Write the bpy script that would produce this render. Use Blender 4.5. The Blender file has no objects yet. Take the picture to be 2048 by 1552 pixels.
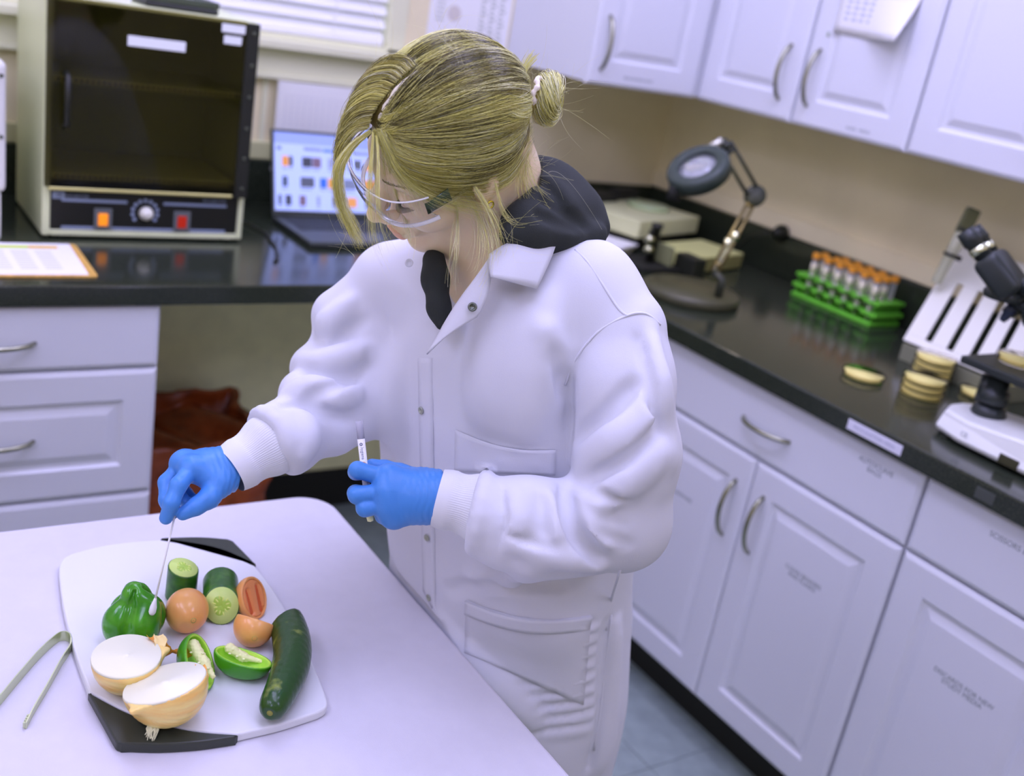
import bpy, bmesh, math, random
import numpy as np
from mathutils import Vector, Matrix
R_ = random.Random(7)
rng = np.random.default_rng(11)
S = bpy.context.scene
COL = S.collection

# ------------------------------------------------------------------ camera, world, lights, exposure
CAM = np.array([0.0, 0.0, 1.54])
FPX = 2134.0
CM = np.array([[0.8312826, -0.53009537, 0.16723679],
               [0.0543157, 0.37689319, 0.92466282],
               [0.55318989, 0.75957252, -0.34209725]])      # right, up, forward in the room
cd = bpy.data.cameras.new('camera'); cam = bpy.data.objects.new('camera', cd); COL.objects.link(cam)
cd.sensor_width = 36.0; cd.lens = FPX / 2048 * 36.0; cd.clip_start = 0.02
cam.matrix_world = Matrix(((CM[0][0], CM[1][0], -CM[2][0], CAM[0]), (CM[0][1], CM[1][1], -CM[2][1], CAM[1]),
                           (CM[0][2], CM[1][2], -CM[2][2], CAM[2]), (0, 0, 0, 1)))
cd.dof.use_dof = True; cd.dof.focus_distance = 1.2; cd.dof.aperture_fstop = 3.2
S.camera = cam
S.view_settings.view_transform = 'Standard'; S.view_settings.look = 'None'
S.view_settings.gamma = 1.0; S.view_settings.use_curve_mapping = False
S.view_settings.exposure = 0.0
TINT = (0.59, 0.565, 1.0)                                   # cool violet tubes
w = bpy.data.worlds.new('world'); S.world = w; w.use_nodes = True
bg = w.node_tree.nodes['Background']; bg.inputs[0].default_value = (0.62, 0.66, 1.0, 1); bg.inputs[1].default_value = 1.5
LAMPS = [(0.55, 0.75, 2.5), (0.55, 2.0, 4), (-0.9, 0.75, 8), (1.45, 1.35, 8), (-0.9, -0.9, 9), (1.2, -0.9, 9), (-1.9, 1.6, 9)]   # ceiling troffers x, y, W

def lin(c):
    c = c / 255.0
    return c / 12.92 if c <= 0.04045 else ((c + 0.055) / 1.055) ** 2.4
def T(rgb):
    """surface colour that shows as rgb under the violet tubes"""
    ref = (198, 192, 236)
    return tuple(min(0.92, 0.8 * lin(a) / lin(b)) for a, b in zip(rgb, ref))
_m = {}
def mat(name, rgb, rough=0.5, metal=0.0, noise=0.0, nscale=30.0, bump=0.0, bscale=200.0, trans=0.0, ior=1.45,
        raw=False, emit=0.0, rgb2=None, spec=0.5, sub=0.0, stretch=None, coat=0.0, attr=None, thr=(0.35, 0.65)):
    if name in _m: return _m[name]
    m = bpy.data.materials.new(name); m.use_nodes = True; nt = m.node_tree; N = nt.nodes; L = nt.links
    b = N['Principled BSDF']
    c = (rgb if raw else T(rgb)); c = tuple(c) + (1,)
    b.inputs['Base Color'].default_value = c; b.inputs['Roughness'].default_value = rough
    b.inputs['Metallic'].default_value = metal; b.inputs['IOR'].default_value = ior
    b.inputs['Transmission Weight'].default_value = trans; b.inputs['Specular IOR Level'].default_value = spec
    b.inputs['Coat Weight'].default_value = coat
    if sub: b.inputs['Subsurface Weight'].default_value = sub; b.inputs['Subsurface Radius'].default_value = (0.012, 0.005, 0.003); b.inputs['Subsurface Scale'].default_value = 0.6
    if emit: b.inputs['Emission Color'].default_value = c; b.inputs['Emission Strength'].default_value = emit
    def coords():
        tc = N.new('ShaderNodeTexCoord'); mp = N.new('ShaderNodeMapping')
        if stretch: mp.inputs['Scale'].default_value = stretch
        L.new(tc.outputs['Object'], mp.inputs['Vector']); return mp.outputs[0]
    if noise or rgb2:
        n = N.new('ShaderNodeTexNoise'); n.inputs['Scale'].default_value = nscale; n.inputs['Detail'].default_value = 5
        L.new(coords(), n.inputs['Vector'])
        r = N.new('ShaderNodeValToRGB'); e = r.color_ramp.elements
        e[0].position = thr[0]; e[1].position = thr[1]
        if rgb2:
            e[0].color = c; e[1].color = (tuple(rgb2) if raw else T(rgb2)) + (1,)
        else:
            e[0].color = tuple(x * (1 - noise) for x in c[:3]) + (1,); e[1].color = tuple(min(1, x * (1 + noise)) for x in c[:3]) + (1,)
        L.new(n.outputs[0], r.inputs[0]); L.new(r.outputs[0], b.inputs['Base Color'])
    if attr:                                              # blend rgb -> rgb2.. along a point attribute
        a = N.new('ShaderNodeAttribute'); a.attribute_name = attr[0]
        r = N.new('ShaderNodeValToRGB'); e = r.color_ramp.elements
        while len(e) < len(attr[1]): e.new(0.5)
        for i, (p, cc) in enumerate(attr[1]): e[i].position = p; e[i].color = T(cc) + (1,)
        L.new(a.outputs['Fac'], r.inputs[0]); L.new(r.outputs[0], b.inputs['Base Color'])
    if bump:
        n = N.new('ShaderNodeTexNoise'); n.inputs['Scale'].default_value = bscale; n.inputs['Detail'].default_value = 3
        L.new(coords(), n.inputs['Vector'])
        bp = N.new('ShaderNodeBump'); bp.inputs['Strength'].default_value = bump; bp.inputs['Distance'].default_value = 0.002
        L.new(n.outputs[0], bp.inputs['Height']); L.new(bp.outputs[0], b.inputs['Normal'])
    _m[name] = m; return m

# ------------------------------------------------------------------ helpers
def ray(px, py): return CM.T @ np.array([(px - 1024) / FPX, (776 - py) / FPX, 1.0])
def at(px, py, ax, val):
    """point of the room plane (axis ax = val) on the line of sight of a photograph pixel"""
    d = ray(px, py); return Vector(CAM + d * (val - CAM[ax]) / d[ax])
def P(px, py, t): return CAM + ray(px, py) * t             # point at depth t (metres) on a line of sight

def mw(o):
    m = Matrix.LocRotScale(o.location, o.rotation_euler, o.scale)
    return (mw(o.parent) @ m) if o.parent else m
def thing(name, label, cat, loc=(0, 0, 0), rotz=0.0, group=None):
    o = bpy.data.objects.new(name, None); COL.objects.link(o); o.empty_display_size = 0.05
    o.location = loc; o.rotation_euler = (0, 0, rotz)
    return tag(o, label, cat, group)
def tag(o, label=None, cat=None, group=None, kind=None):
    if label: o['label'] = label
    if cat: o['category'] = cat
    if group: o['group'] = group
    if kind: o['kind'] = kind
    return o
def link(name, me, m, parent=None, smooth=False, world=True):
    """one mesh object; vertex positions given in room coordinates unless world=False (then in the parent's)"""
    o = bpy.data.objects.new(name, me); COL.objects.link(o)
    if m is not None: me.materials.append(m)
    if parent is not None:
        o.parent = parent
        if world: me.transform(mw(parent).inverted())
    if smooth and len(me.polygons): me.polygons.foreach_set('use_smooth', [True] * len(me.polygons))
    me.update(); return o
def obj(name, bm, m, parent=None, smooth=False, world=True):
    me = bpy.data.meshes.new(name); bm.normal_update(); bm.to_mesh(me); bm.free()
    return link(name, me, m, parent, smooth, world)
def struct(name, bm, m, parent=None, smooth=False):
    o = obj(name, bm, m, parent, smooth)
    if parent is None: o['kind'] = 'structure'
    return o
def BM(): return bmesh.new()
def box(bm, a, b, bev=0.0, seg=2, M=None):
    a = Vector(a); b = Vector(b); c = (a + b) / 2; s = b - a
    r = bmesh.ops.create_cube(bm, size=1.0, matrix=Matrix.Translation(c) @ Matrix.Diagonal((abs(s.x), abs(s.y), abs(s.z), 1)))
    vs = r['verts']
    if bev:
        es = list({e for v in vs for e in v.link_edges})
        r2 = bmesh.ops.bevel(bm, geom=es, offset=bev, segments=seg, affect='EDGES', profile=0.5); vs = list({v for f in r2['faces'] for v in f.verts} | {v for v in vs if v.is_valid})
    if M is not None: bmesh.ops.transform(bm, matrix=M, verts=[v for v in vs if v.is_valid])
    return bm
def tube(bm, pts, r, seg=10, closed=False, cap=True, sq=1.0):
    pts = [Vector(p) for p in pts]; n = len(pts); rr = r if isinstance(r, (list, tuple)) else [r] * n
    rings = []; up = None
    for i, p in enumerate(pts):
        a = pts[(i - 1) % n] if (closed or i) else p; b = pts[(i + 1) % n] if (closed or i < n - 1) else p
        t = (b - a).normalized()
        if up is None: up = Vector((0, 0, 1)) if abs(t.z) < 0.9 else Vector((1, 0, 0))
        s = t.cross(up).normalized(); up = s.cross(t).normalized()
        rings.append([bm.verts.new(p + (s * math.cos(q) + up * math.sin(q) * sq) * rr[i]) for q in [2 * math.pi * k / seg for k in range(seg)]])
    m = n if closed else n - 1
    for i in range(m):
        A = rings[i]; B = rings[(i + 1) % n]
        for k in range(seg):
            try: bm.faces.new((A[k], A[(k + 1) % seg], B[(k + 1) % seg], B[k]))
            except ValueError: pass
    if cap and not closed:
        bm.faces.new(list(reversed(rings[0]))); bm.faces.new(rings[-1])
    return bm
def lathe(bm, prof, seg=32, M=None, cap=True):
    """prof: (radius, z) from bottom to top"""
    rings = []
    for r, z in prof:
        if r < 1e-6: rings.append([bm.verts.new((0, 0, z))])
        else: rings.append([bm.verts.new((r * math.cos(2 * math.pi * k / seg), r * math.sin(2 * math.pi * k / seg), z)) for k in range(seg)])
    for A, B in zip(rings, rings[1:]):
        for k in range(seg):
            k2 = (k + 1) % seg
            if len(A) == 1 and len(B) == 1: continue
            if len(A) == 1: bm.faces.new((A[0], B[k2], B[k]))
            elif len(B) == 1: bm.faces.new((A[k], A[k2], B[0]))
            else: bm.faces.new((A[k], A[k2], B[k2], B[k]))
    if cap:
        if len(rings[0]) > 1: bm.faces.new(list(reversed(rings[0])))
        if len(rings[-1]) > 1: bm.faces.new(rings[-1])
    if M is not None: bmesh.ops.transform(bm, matrix=M, verts=[v for R in rings for v in R])
    return bm
def prism(bm, poly, z0, z1, bev=0.0, seg=2, M=None):
    a = [bm.verts.new((p[0], p[1], z0)) for p in poly]; b = [bm.verts.new((p[0], p[1], z1)) for p in poly]; n = len(poly)
    fs = [bm.faces.new(list(reversed(a))), bm.faces.new(b)]
    for i in range(n): fs.append(bm.faces.new((a[i], a[(i + 1) % n], b[(i + 1) % n], b[i])))
    bmesh.ops.recalc_face_normals(bm, faces=fs)
    vs = a + b
    if bev:
        r = bmesh.ops.bevel(bm, geom=[e for e in fs[1].edges] + [e for e in fs[0].edges], offset=bev, segments=seg, affect='EDGES', profile=0.5)
        vs = list({v for v in vs if v.is_valid} | {v for f in r['faces'] for v in f.verts})
    if M is not None: bmesh.ops.transform(bm, matrix=M, verts=vs)
    return bm
def frame(o, x, y, z):
    """matrix with columns x, y, z and origin o"""
    x, y, z, o = Vector(x), Vector(y), Vector(z), Vector(o)
    return Matrix(((x.x, y.x, z.x, o.x), (x.y, y.y, z.y, o.y), (x.z, y.z, z.z, o.z), (0, 0, 0, 1)))
def axis_frame(o, z, hint=(0, 0, 1)):
    z = Vector(z).normalized(); h = Vector(hint)
    if abs(z.dot(h)) > 0.95: h = Vector((1, 0, 0))
    x = h.cross(z).normalized(); return frame(o, x, z.cross(x), z)
def text(name, s, size, m, M, parent=None, align='CENTER', extr=0.0002, spacing=1.0):
    cu = bpy.data.curves.new(name, 'FONT'); cu.body = s; cu.size = size; cu.align_x = align; cu.align_y = 'CENTER'; cu.extrude = extr; cu.space_line = spacing
    o = bpy.data.objects.new(name, cu); COL.objects.link(o)
    bpy.context.view_layer.update(); me = bpy.data.meshes.new_from_object(o.evaluated_get(bpy.context.evaluated_depsgraph_get()))
    bpy.data.objects.remove(o); bpy.data.curves.remove(cu); me.name = name
    o = bpy.data.objects.new(name, me); COL.objects.link(o); me.materials.clear(); me.materials.append(m)
    if parent is not None:
        o.parent = parent; o.matrix_basis = mw(parent).inverted() @ M
    else: o.matrix_basis = M
    return o
def copy_tree(o, parent=None):
    c = o.copy(); COL.objects.link(c); c.parent = parent
    for ch in o.children: copy_tree(ch, c)
    return c

# ---- signed-distance modelling on a grid, surfaced by surface nets
class Field:
    def __init__(s, lo, hi, h):
        s.lo = np.array(lo, float); s.h = h; n = np.ceil((np.array(hi) - s.lo) / h).astype(int) + 1; s.n = n
        s.ax = [(s.lo[i] + h * np.arange(n[i])).astype(np.float32) for i in range(3)]
        s.F = np.full(n, 9.0, np.float32)
    def sub(s, lo, hi):
        a = np.clip(((np.array(lo) - s.lo) / s.h).astype(int), 0, s.n); b = np.clip(((np.array(hi) - s.lo) / s.h).astype(int) + 2, 0, s.n)
        if (b <= a).any(): return None
        sl = tuple(slice(a[i], b[i]) for i in range(3))
        return sl, s.ax[0][sl[0]][:, None, None], s.ax[1][sl[1]][None, :, None], s.ax[2][sl[2]][None, None, :]
    def put(s, d, sl, k=0.0, mode='u'):
        F = s.F[sl]
        if mode == 'u':
            if k:
                h = np.clip(0.5 + 0.5 * (F - d) / k, 0, 1); F[...] = F * (1 - h) + d * h - k * h * (1 - h)
            else: np.minimum(F, d, out=F)
        elif mode == 's':
            d = -d
            if k:
                h = np.clip(0.5 - 0.5 * (F - d) / k, 0, 1); F[...] = F * (1 - h) + d * h + k * h * (1 - h)
            else: np.maximum(F, d, out=F)
        elif mode == 'i':
            if k:
                h = np.clip(0.5 - 0.5 * (F - d) / k, 0, 1); F[...] = F * (1 - h) + d * h + k * h * (1 - h)
            else: np.maximum(F, d, out=F)
    def cone(s, a, b, ra, rb, k=0.0, mode='u', pad=None):
        a = np.array(a, float); b = np.array(b, float); m = max(ra, rb) + (3 * k if pad is None else pad) + 2 * s.h
        q = s.sub(np.minimum(a, b) - m, np.maximum(a, b) + m)
        if q is None: return s
        sl, X, Y, Z = q; d = b - a; L2 = max(float(d @ d), 1e-12)
        t = np.clip(((X - a[0]) * d[0] + (Y - a[1]) * d[1] + (Z - a[2]) * d[2]) / L2, 0, 1)
        D = np.sqrt((X - a[0] - t * d[0]) ** 2 + (Y - a[1] - t * d[1]) ** 2 + (Z - a[2] - t * d[2]) ** 2) - (ra + t * (rb - ra))
        s.put(D.astype(np.float32), sl, k, mode); return s
    def chain(s, pts, rs, k=0.0, mode='u', pad=None):
        if not isinstance(rs, (list, tuple, np.ndarray)): rs = [rs] * len(pts)
        for i in range(len(pts) - 1): s.cone(pts[i], pts[i + 1], rs[i], rs[i + 1], k, mode, pad)
        return s
    def ell(s, c, r, A=None, k=0.0, mode='u', pad=None):
        c = np.array(c, float); r = np.array(r, float); m = r.max() + (3 * k if pad is None else pad) + 2 * s.h
        q = s.sub(c - m, c + m)
        if q is None: return s
        sl, X, Y, Z = q; dx, dy, dz = X - c[0], Y - c[1], Z - c[2]
        A = np.eye(3) if A is None else np.array(A)           # columns = local axes
        u = [(dx * A[0, i] + dy * A[1, i] + dz * A[2, i]) for i in range(3)]
        k0 = np.sqrt(sum((u[i] / r[i]) ** 2 for i in range(3))); k1 = np.sqrt(sum((u[i] / r[i] ** 2) ** 2 for i in range(3)))
        s.put((k0 * (k0 - 1) / np.maximum(k1, 1e-6)).astype(np.float32), sl, k, mode); return s
    def half(s, o, n, k=0.0):
        """keep the side of the plane away from n"""
        o = np.array(o, float); n = np.array(n, float); n = n / np.linalg.norm(n)
        D = (s.ax[0][:, None, None] - o[0]) * n[0] + (s.ax[1][None, :, None] - o[1]) * n[1] + (s.ax[2][None, None, :] - o[2]) * n[2]
        s.put(D.astype(np.float32), (slice(None),) * 3, k, 'i'); return s
    def sample(s, p):
        g = (np.asarray(p) - s.lo) / s.h; g = np.clip(g, 0, s.n - 1.001); i = g.astype(int); f = g - i; o = 0
        for a in (0, 1):
            for b in (0, 1):
                for c in (0, 1):
                    o = o + s.F[i[..., 0] + a, i[..., 1] + b, i[..., 2] + c] * (f[..., 0] if a else 1 - f[..., 0]) * (f[..., 1] if b else 1 - f[..., 1]) * (f[..., 2] if c else 1 - f[..., 2])
        return o
    def hit(s, px, py, t0=0.9, t1=1.7, step=0.002):
        """first surface point met by a line of sight"""
        t = np.arange(t0, t1, step); p = CAM + ray(px, py) * t[:, None]; v = s.sample(p)
        i = np.argmax(v < 0)
        return p[i] if v[i] < 0 else None
    def grad(s, p, e=None):
        e = e or s.h; p = np.asarray(p, float)
        g = np.stack([s.sample(p + np.eye(3)[i] * e) - s.sample(p - np.eye(3)[i] * e) for i in range(3)], -1)
        return g / np.maximum(np.linalg.norm(g, axis=-1, keepdims=True), 1e-9)
    def mesh(s, name, smooth=0):
        F = s.F.copy(); F[F == 0] = 1e-7; n = F.shape; ins = F < 0
        acc = np.zeros((n[0] - 1, n[1] - 1, n[2] - 1, 3), np.float32); cnt = np.zeros(acc.shape[:3], np.float32)
        for ax in range(3):
            o = [i for i in range(3) if i != ax]
            for da in (0, 1):
                for db in (0, 1):
                    def sl(k):
                        r = [None] * 3; r[ax] = slice(k, n[ax] - 1 + k); r[o[0]] = slice(da, n[o[0]] - 1 + da); r[o[1]] = slice(db, n[o[1]] - 1 + db); return tuple(r)
                    A = F[sl(0)]; B = F[sl(1)]; c = (A < 0) != (B < 0)
                    t = np.where(c, A / np.where(c, A - B, 1), 0)
                    acc[..., ax] += np.where(c, t, 0); acc[..., o[0]] += np.where(c, da, 0); acc[..., o[1]] += np.where(c, db, 0); cnt += c
        act = cnt > 0; idx = np.full(act.shape, -1, np.int64); cells = np.argwhere(act); idx[act] = np.arange(len(cells))
        V = s.lo + s.h * (cells + acc[act] / cnt[act][:, None])
        Q = []
        for ax in range(3):
            o = [(ax + 1) % 3, (ax + 2) % 3]
            def sl2(k):
                r = [None] * 3; r[ax] = slice(k, n[ax] - 1 + k); r[o[0]] = slice(1, n[o[0]] - 1); r[o[1]] = slice(1, n[o[1]] - 1); return tuple(r)
            a = ins[sl2(0)]; b = ins[sl2(1)]
            def ci(d0, d1):
                r = [None] * 3; r[ax] = slice(0, n[ax] - 1); r[o[0]] = slice(1 - d0, n[o[0]] - 1 - d0); r[o[1]] = slice(1 - d1, n[o[1]] - 1 - d1); return idx[tuple(r)]
            q = np.stack([ci(1, 1), ci(0, 1), ci(0, 0), ci(1, 0)], -1)
            Q.append(q[a & ~b]); Q.append(q[b & ~a][:, ::-1])
        Q = np.concatenate(Q); Q = Q[(Q >= 0).all(1)]
        for _ in range(smooth):
            acc2 = np.zeros_like(V); c2 = np.zeros(len(V))
            for i in range(4):
                np.add.at(acc2, Q[:, i], V[Q[:, (i + 1) % 4]]); np.add.at(c2, Q[:, i], 1)
            V = 0.5 * V + 0.5 * acc2 / np.maximum(c2, 1)[:, None]
        return meshdata(name, V, Q)
def meshdata(name, V, Q):
    Q = np.asarray(Q); me = bpy.data.meshes.new(name); k = Q.shape[1]
    me.vertices.add(len(V)); me.vertices.foreach_set('co', np.ascontiguousarray(V, np.float32).ravel())
    me.loops.add(Q.size); me.loops.foreach_set('vertex_index', Q.ravel().astype(np.int32))
    me.polygons.add(len(Q)); me.polygons.foreach_set('loop_start', np.arange(0, Q.size, k, dtype=np.int32))
    me.update(calc_edges=True); me.validate(); return me
def fattr(me, name, vals):
    a = me.attributes.new(name, 'FLOAT', 'POINT'); a.data.foreach_set('value', np.ascontiguousarray(vals, np.float32))
# ------------------------------------------------------------------ the room
XW, YB = 2.39, 2.70                                        # right wall, back wall
cream = mat('cream_wall_paint', (205, 190, 190), 0.75, noise=0.04, nscale=6, bump=0.05, bscale=300)
white_lam = mat('white_cabinet_laminate', (194, 190, 238), 0.32)
olive = mat('knee_space_panel', (216, 228, 188), 0.7, noise=0.05, nscale=14)
granite = mat('black_speckled_countertop', (31, 35, 34), 0.14, rgb2=(62, 66, 66), nscale=380, thr=(0.50, 0.72), spec=0.55)
black = mat('black_plastic', (28, 29, 30), 0.4)
blackmat = mat('black_matte', (22, 22, 22), 0.75)
chrome = mat('brushed_steel', (200, 196, 205), 0.22, 1.0); pullm = mat('pull_nickel', (142, 138, 146), 0.25, 1.0)
vinyl = mat('grey_vinyl_tile', (128, 136, 162), 0.4, noise=0.10, nscale=24)
paper = mat('white_paper', (222, 214, 246), 0.7)
ink = mat('grey_print', (120, 122, 142), 0.8)
inkd = mat('dark_print', (64, 70, 84), 0.8)
blindm = mat('white_blind_slat', (214, 206, 248), 0.5)
trimw = mat('cream_trim', (200, 194, 200), 0.55)

bm = BM(); box(bm, (-2.6, -2.4, -0.12), (XW + 0.1, YB + 0.1, -0.004)); fl = struct('floor', bm, mat('floor_joint', (92, 98, 106), 0.7))
tm = None
for i in range(6):
    for j in range(9):
        x0 = 0.30 + i * 0.305; y0 = 0.10 + j * 0.305
        if tm is None:
            bm = BM(); box(bm, (0.0008, 0.0008, 0), (0.3042, 0.3042, 0.004), 0.0006, 1); tm = bpy.data.meshes.new('tile'); bm.to_mesh(tm); bm.free(); tm.materials.append(vinyl)
        o = bpy.data.objects.new('tile', tm); COL.objects.link(o); o.parent = fl; o.location = (x0, y0, -0.004)
bm = BM(); box(bm, (-2.6, -2.4, 2.7), (XW + 0.1, YB + 0.1, 2.8)); struct('ceiling', bm, mat('ceiling_white', (214, 206, 232), 0.8))
bm = BM(); box(bm, (XW, -2.4, 0), (XW + 0.1, YB + 0.1, 2.7)); struct('wall_right', bm, cream)
bm = BM(); box(bm, (-2.6, -2.4, 0), (-2.5, YB + 0.1, 2.7)); struct('wall_left', bm, cream)
bm = BM(); box(bm, (-2.5, -2.4, 0), (XW, -2.3, 2.7)); struct('wall_front', bm, cream)
WX0, WX1, WZ0, WZ1 = -0.35, 1.405, 1.335, 2.2              # window opening
bm = BM()
box(bm, (-2.5, YB, 0), (WX0, YB + 0.1, 2.7)); box(bm, (WX1, YB, 0), (XW, YB + 0.1, 2.7))
box(bm, (WX0, YB, 0), (WX1, YB + 0.1, WZ0)); box(bm, (WX0, YB, WZ1), (WX1, YB + 0.1, 2.7))
struct('wall_back', bm, cream)
# window: frame, sill, pane, blind of slats
wf = tag(bpy.data.objects.new('window_1', None), kind='structure'); COL.objects.link(wf); wf.location = (0.5, YB, WZ0)
bm = BM()
for a, b in (((WX0, YB - 0.004, WZ0), (WX0 + 0.045, YB + 0.07, WZ1)), ((WX1 - 0.05, YB - 0.004, WZ0), (WX1, YB + 0.07, WZ1)),
             ((WX0, YB - 0.004, WZ1 - 0.05), (WX1, YB + 0.07, WZ1)), ((WX0, YB - 0.004, WZ0), (WX1, YB + 0.07, WZ0 + 0.012))): box(bm, a, b, 0.002)
obj('window_frame', bm, trimw, wf)
bm = BM(); box(bm, (WX0, YB + 0.05, WZ0), (WX1, YB + 0.054, WZ1))
obj('pane', bm, mat('window_glass', (0.95, 0.97, 1), 0.0, trans=1.0, raw=True, ior=1.1), wf)
bm = BM(); box(bm, (WX0 - 0.03, YB - 0.045, WZ0 - 0.022), (WX1 + 0.03, YB, WZ0), 0.003); obj('window_sill', bm, trimw, wf)
bm = BM(); box(bm, (WX0 + 0.05, YB + 0.012, WZ0 + 0.014), (WX1 - 0.055, YB + 0.04, WZ0 + 0.032), 0.003); obj('bottom_rail', bm, blindm, wf)
sm = None; z = WZ0 + 0.045
while z < WZ1 - 0.06:
    if sm is None:
        bm = BM(); box(bm, (WX0 + 0.05, -0.024, -0.0012), (WX1 - 0.055, 0.024, 0.0012), 0.0005, 1, Matrix.Rotation(math.radians(58), 4, 'X')); sm = bpy.data.meshes.new('slat'); bm.to_mesh(sm); bm.free(); sm.materials.append(blindm)
    o = bpy.data.objects.new('slat', sm); COL.objects.link(o); o.parent = wf; o.location = Vector((0, YB + 0.026, z)) - wf.location; z += 0.034
bm = BM()
for x in (-0.1, 0.55, 1.2): tube(bm, [(x, YB + 0.001, WZ0 + 0.03), (x, YB + 0.001, WZ1 - 0.06)], 0.0012, 6)
obj('ladder_cord', bm, blindm, wf)
bm = BM(); box(bm, (-2.5, YB - 0.022, 1.236), (1.74, YB, 1.250), 0.003); box(bm, (-2.5, YB - 0.012, 1.250), (1.74, YB, WZ0 - 0.024), 0.002); struct('trim_1', bm, trimw)
bm = BM(); box(bm, (-2.5, YB - 0.012, 1.030), (1.74, YB, 1.075), 0.002); struct('trim_2', bm, mat('cream_trim_low', (178, 172, 158), 0.6))
bm = BM(); box(bm, (1.02, YB - 0.006, 1.04), (1.034, YB, 1.24), 0.002); struct('trim_3', bm, trimw)
bm = BM(); box(bm, (XW - 0.012, -2.3, 1.03), (XW, YB, 1.085), 0.003); struct('trim_4', bm, cream)

# knee-space panel and its black base strip
bm = BM(); box(bm, (-0.0, 2.64, 0.0), (1.70, 2.655, 0.875)); struct('wall_panel_knee', bm, olive)
bm = BM(); box(bm, (-0.0, 2.632, 0.0), (1.70, 2.64, 0.125), 0.002); struct('baseboard_back', bm, blackmat)

# countertop: one L-shaped slab with its splashbacks
ct = thing('countertop', 'black speckled L-shaped countertop along the back and right walls', 'countertop', (1.64, 1.965, 0.875))
bm = BM(); prism(bm, [(-1.2, 1.965), (1.637, 1.965), (1.637, -0.6), (XW - 0.001, -0.6), (XW - 0.001, YB - 0.001), (-1.2, YB - 0.001)], 0.875, 0.915, 0.004, 2); obj('slab', bm, granite, ct)
bm = BM(); box(bm, (-1.2, YB - 0.021, 0.915), (XW - 0.022, YB - 0.001, 1.028), 0.002); obj('splashback', bm, granite, ct)
bm = BM(); box(bm, (XW - 0.021, -0.6, 0.915), (XW - 0.001, YB - 0.001, 1.028), 0.002); obj('splashback', bm, granite, ct)
# printed tape label on the counter edge
tape = mat('label_tape', (196, 190, 244), 0.45)
o = at(1700, 832, 0, 1.6365); e = at(1808, 888, 0, 1.6365)
bm = BM(); box(bm, (1.6358, e.y, 0.886), (1.6368, o.y, 0.906), 0.0003, 1)
tl = tag(obj('label_strip', bm, tape), 'narrow white printed label strip on the right counter edge', 'label')
text('lettering', 'INOCULATION AREA', 0.010, mat('faint_print', (150, 148, 200), 0.7), frame((1.6356, (o.y + e.y) / 2, 0.896), (0, -1, 0), (0, 0, 1), (-1, 0, 0)), tl)
bm = BM(); q = at(1985, 948, 0, 1.6365); box(bm, (1.6361, q.y - 0.018, 0.884), (1.6371, q.y + 0.018, 0.904), 0.0003, 1)
tag(obj('dark_sticker', bm, mat('grey_sticker', (62, 64, 74), 0.5)), 'small dark grey sticker on the counter edge below the microscope', 'sticker')

# ---- cabinet fronts
def front(bm, w, h, d=0.018, M=None, panel=True, lip=0.009):
    """door / drawer front lying in local XY (0..w, 0..h), face towards +Z"""
    def ring(i, z): return [bm.verts.new((i, i, z)), bm.verts.new((w - i, i, z)), bm.verts.new((w - i, h - i, z)), bm.verts.new((i, h - i, z))]
    spec = [(0, 0), (0, d - 0.006), (0.002, d - 0.0035), (lip, d)]
    if panel:
        m = min(0.062, w * 0.2, h * 0.24); spec += [(m, d), (m + 0.006, d - 0.006), (m + 0.013, d - 0.0065), (m + 0.030, d - 0.001)]
    rs = [ring(*s) for s in spec]
    vs = [v for r in rs for v in r]
    bm.faces.new(list(reversed(rs[0])))
    for A, B in zip(rs, rs[1:]):
        for k in range(4): bm.faces.new((A[k], A[(k + 1) % 4], B[(k + 1) % 4], B[k]))
    bm.faces.new(rs[-1])
    if M is not None: bmesh.ops.transform(bm, matrix=M, verts=vs)
    return bm
def pull(bm, M, L=0.135, rise=0.028, r=0.0052):
    pts = []
    for i in range(13):
        u = i / 12; x = (u - 0.5) * L; z = 0.002 + rise * (1 - (2 * u - 1) ** 2) ** 0.75 if 0 < i < 12 else 0.0
        pts.append(M @ Vector((x, 0, z)))
    tube(bm, pts, [r * (0.8 if i in (0, 12) else 1.0) for i in range(13)], 8)
    return bm
printm = mat('grey_label_print', (118, 122, 150), 0.7)
def add_front(root, name, M, w, h, panel=True, handle=None, words=None, size=0.011, wpos=None):
    bm = BM(); f = obj(name, front(bm, w, h, M=M, panel=panel), white_lam, root)
    if handle:
        kind, hx, hy = handle
        Hm = M @ Matrix.Translation((hx, hy, 0.018)) @ (Matrix.Rotation(math.pi / 2, 4, 'Z') if kind == 'v' else Matrix.Identity(4))
        bm = BM(); obj('handle', pull(bm, Hm), pullm, f, True)
    if words:
        text('lettering', words, size, printm, M @ Matrix.Translation((wpos[0], wpos[1], 0.0182 - (0.001 if panel and wpos[1] < h - 0.09 and wpos[1] > 0.09 else 0))), f, spacing=0.9)
    return f
XF = 1.678                                                 # carcass front; fronts stand 18 mm proud, facing -x
def mr(y1, z): return frame((XF, y1, z), (0, -1, 0), (0, 0, 1), (-1, 0, 0))
G = 0.0025
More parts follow.
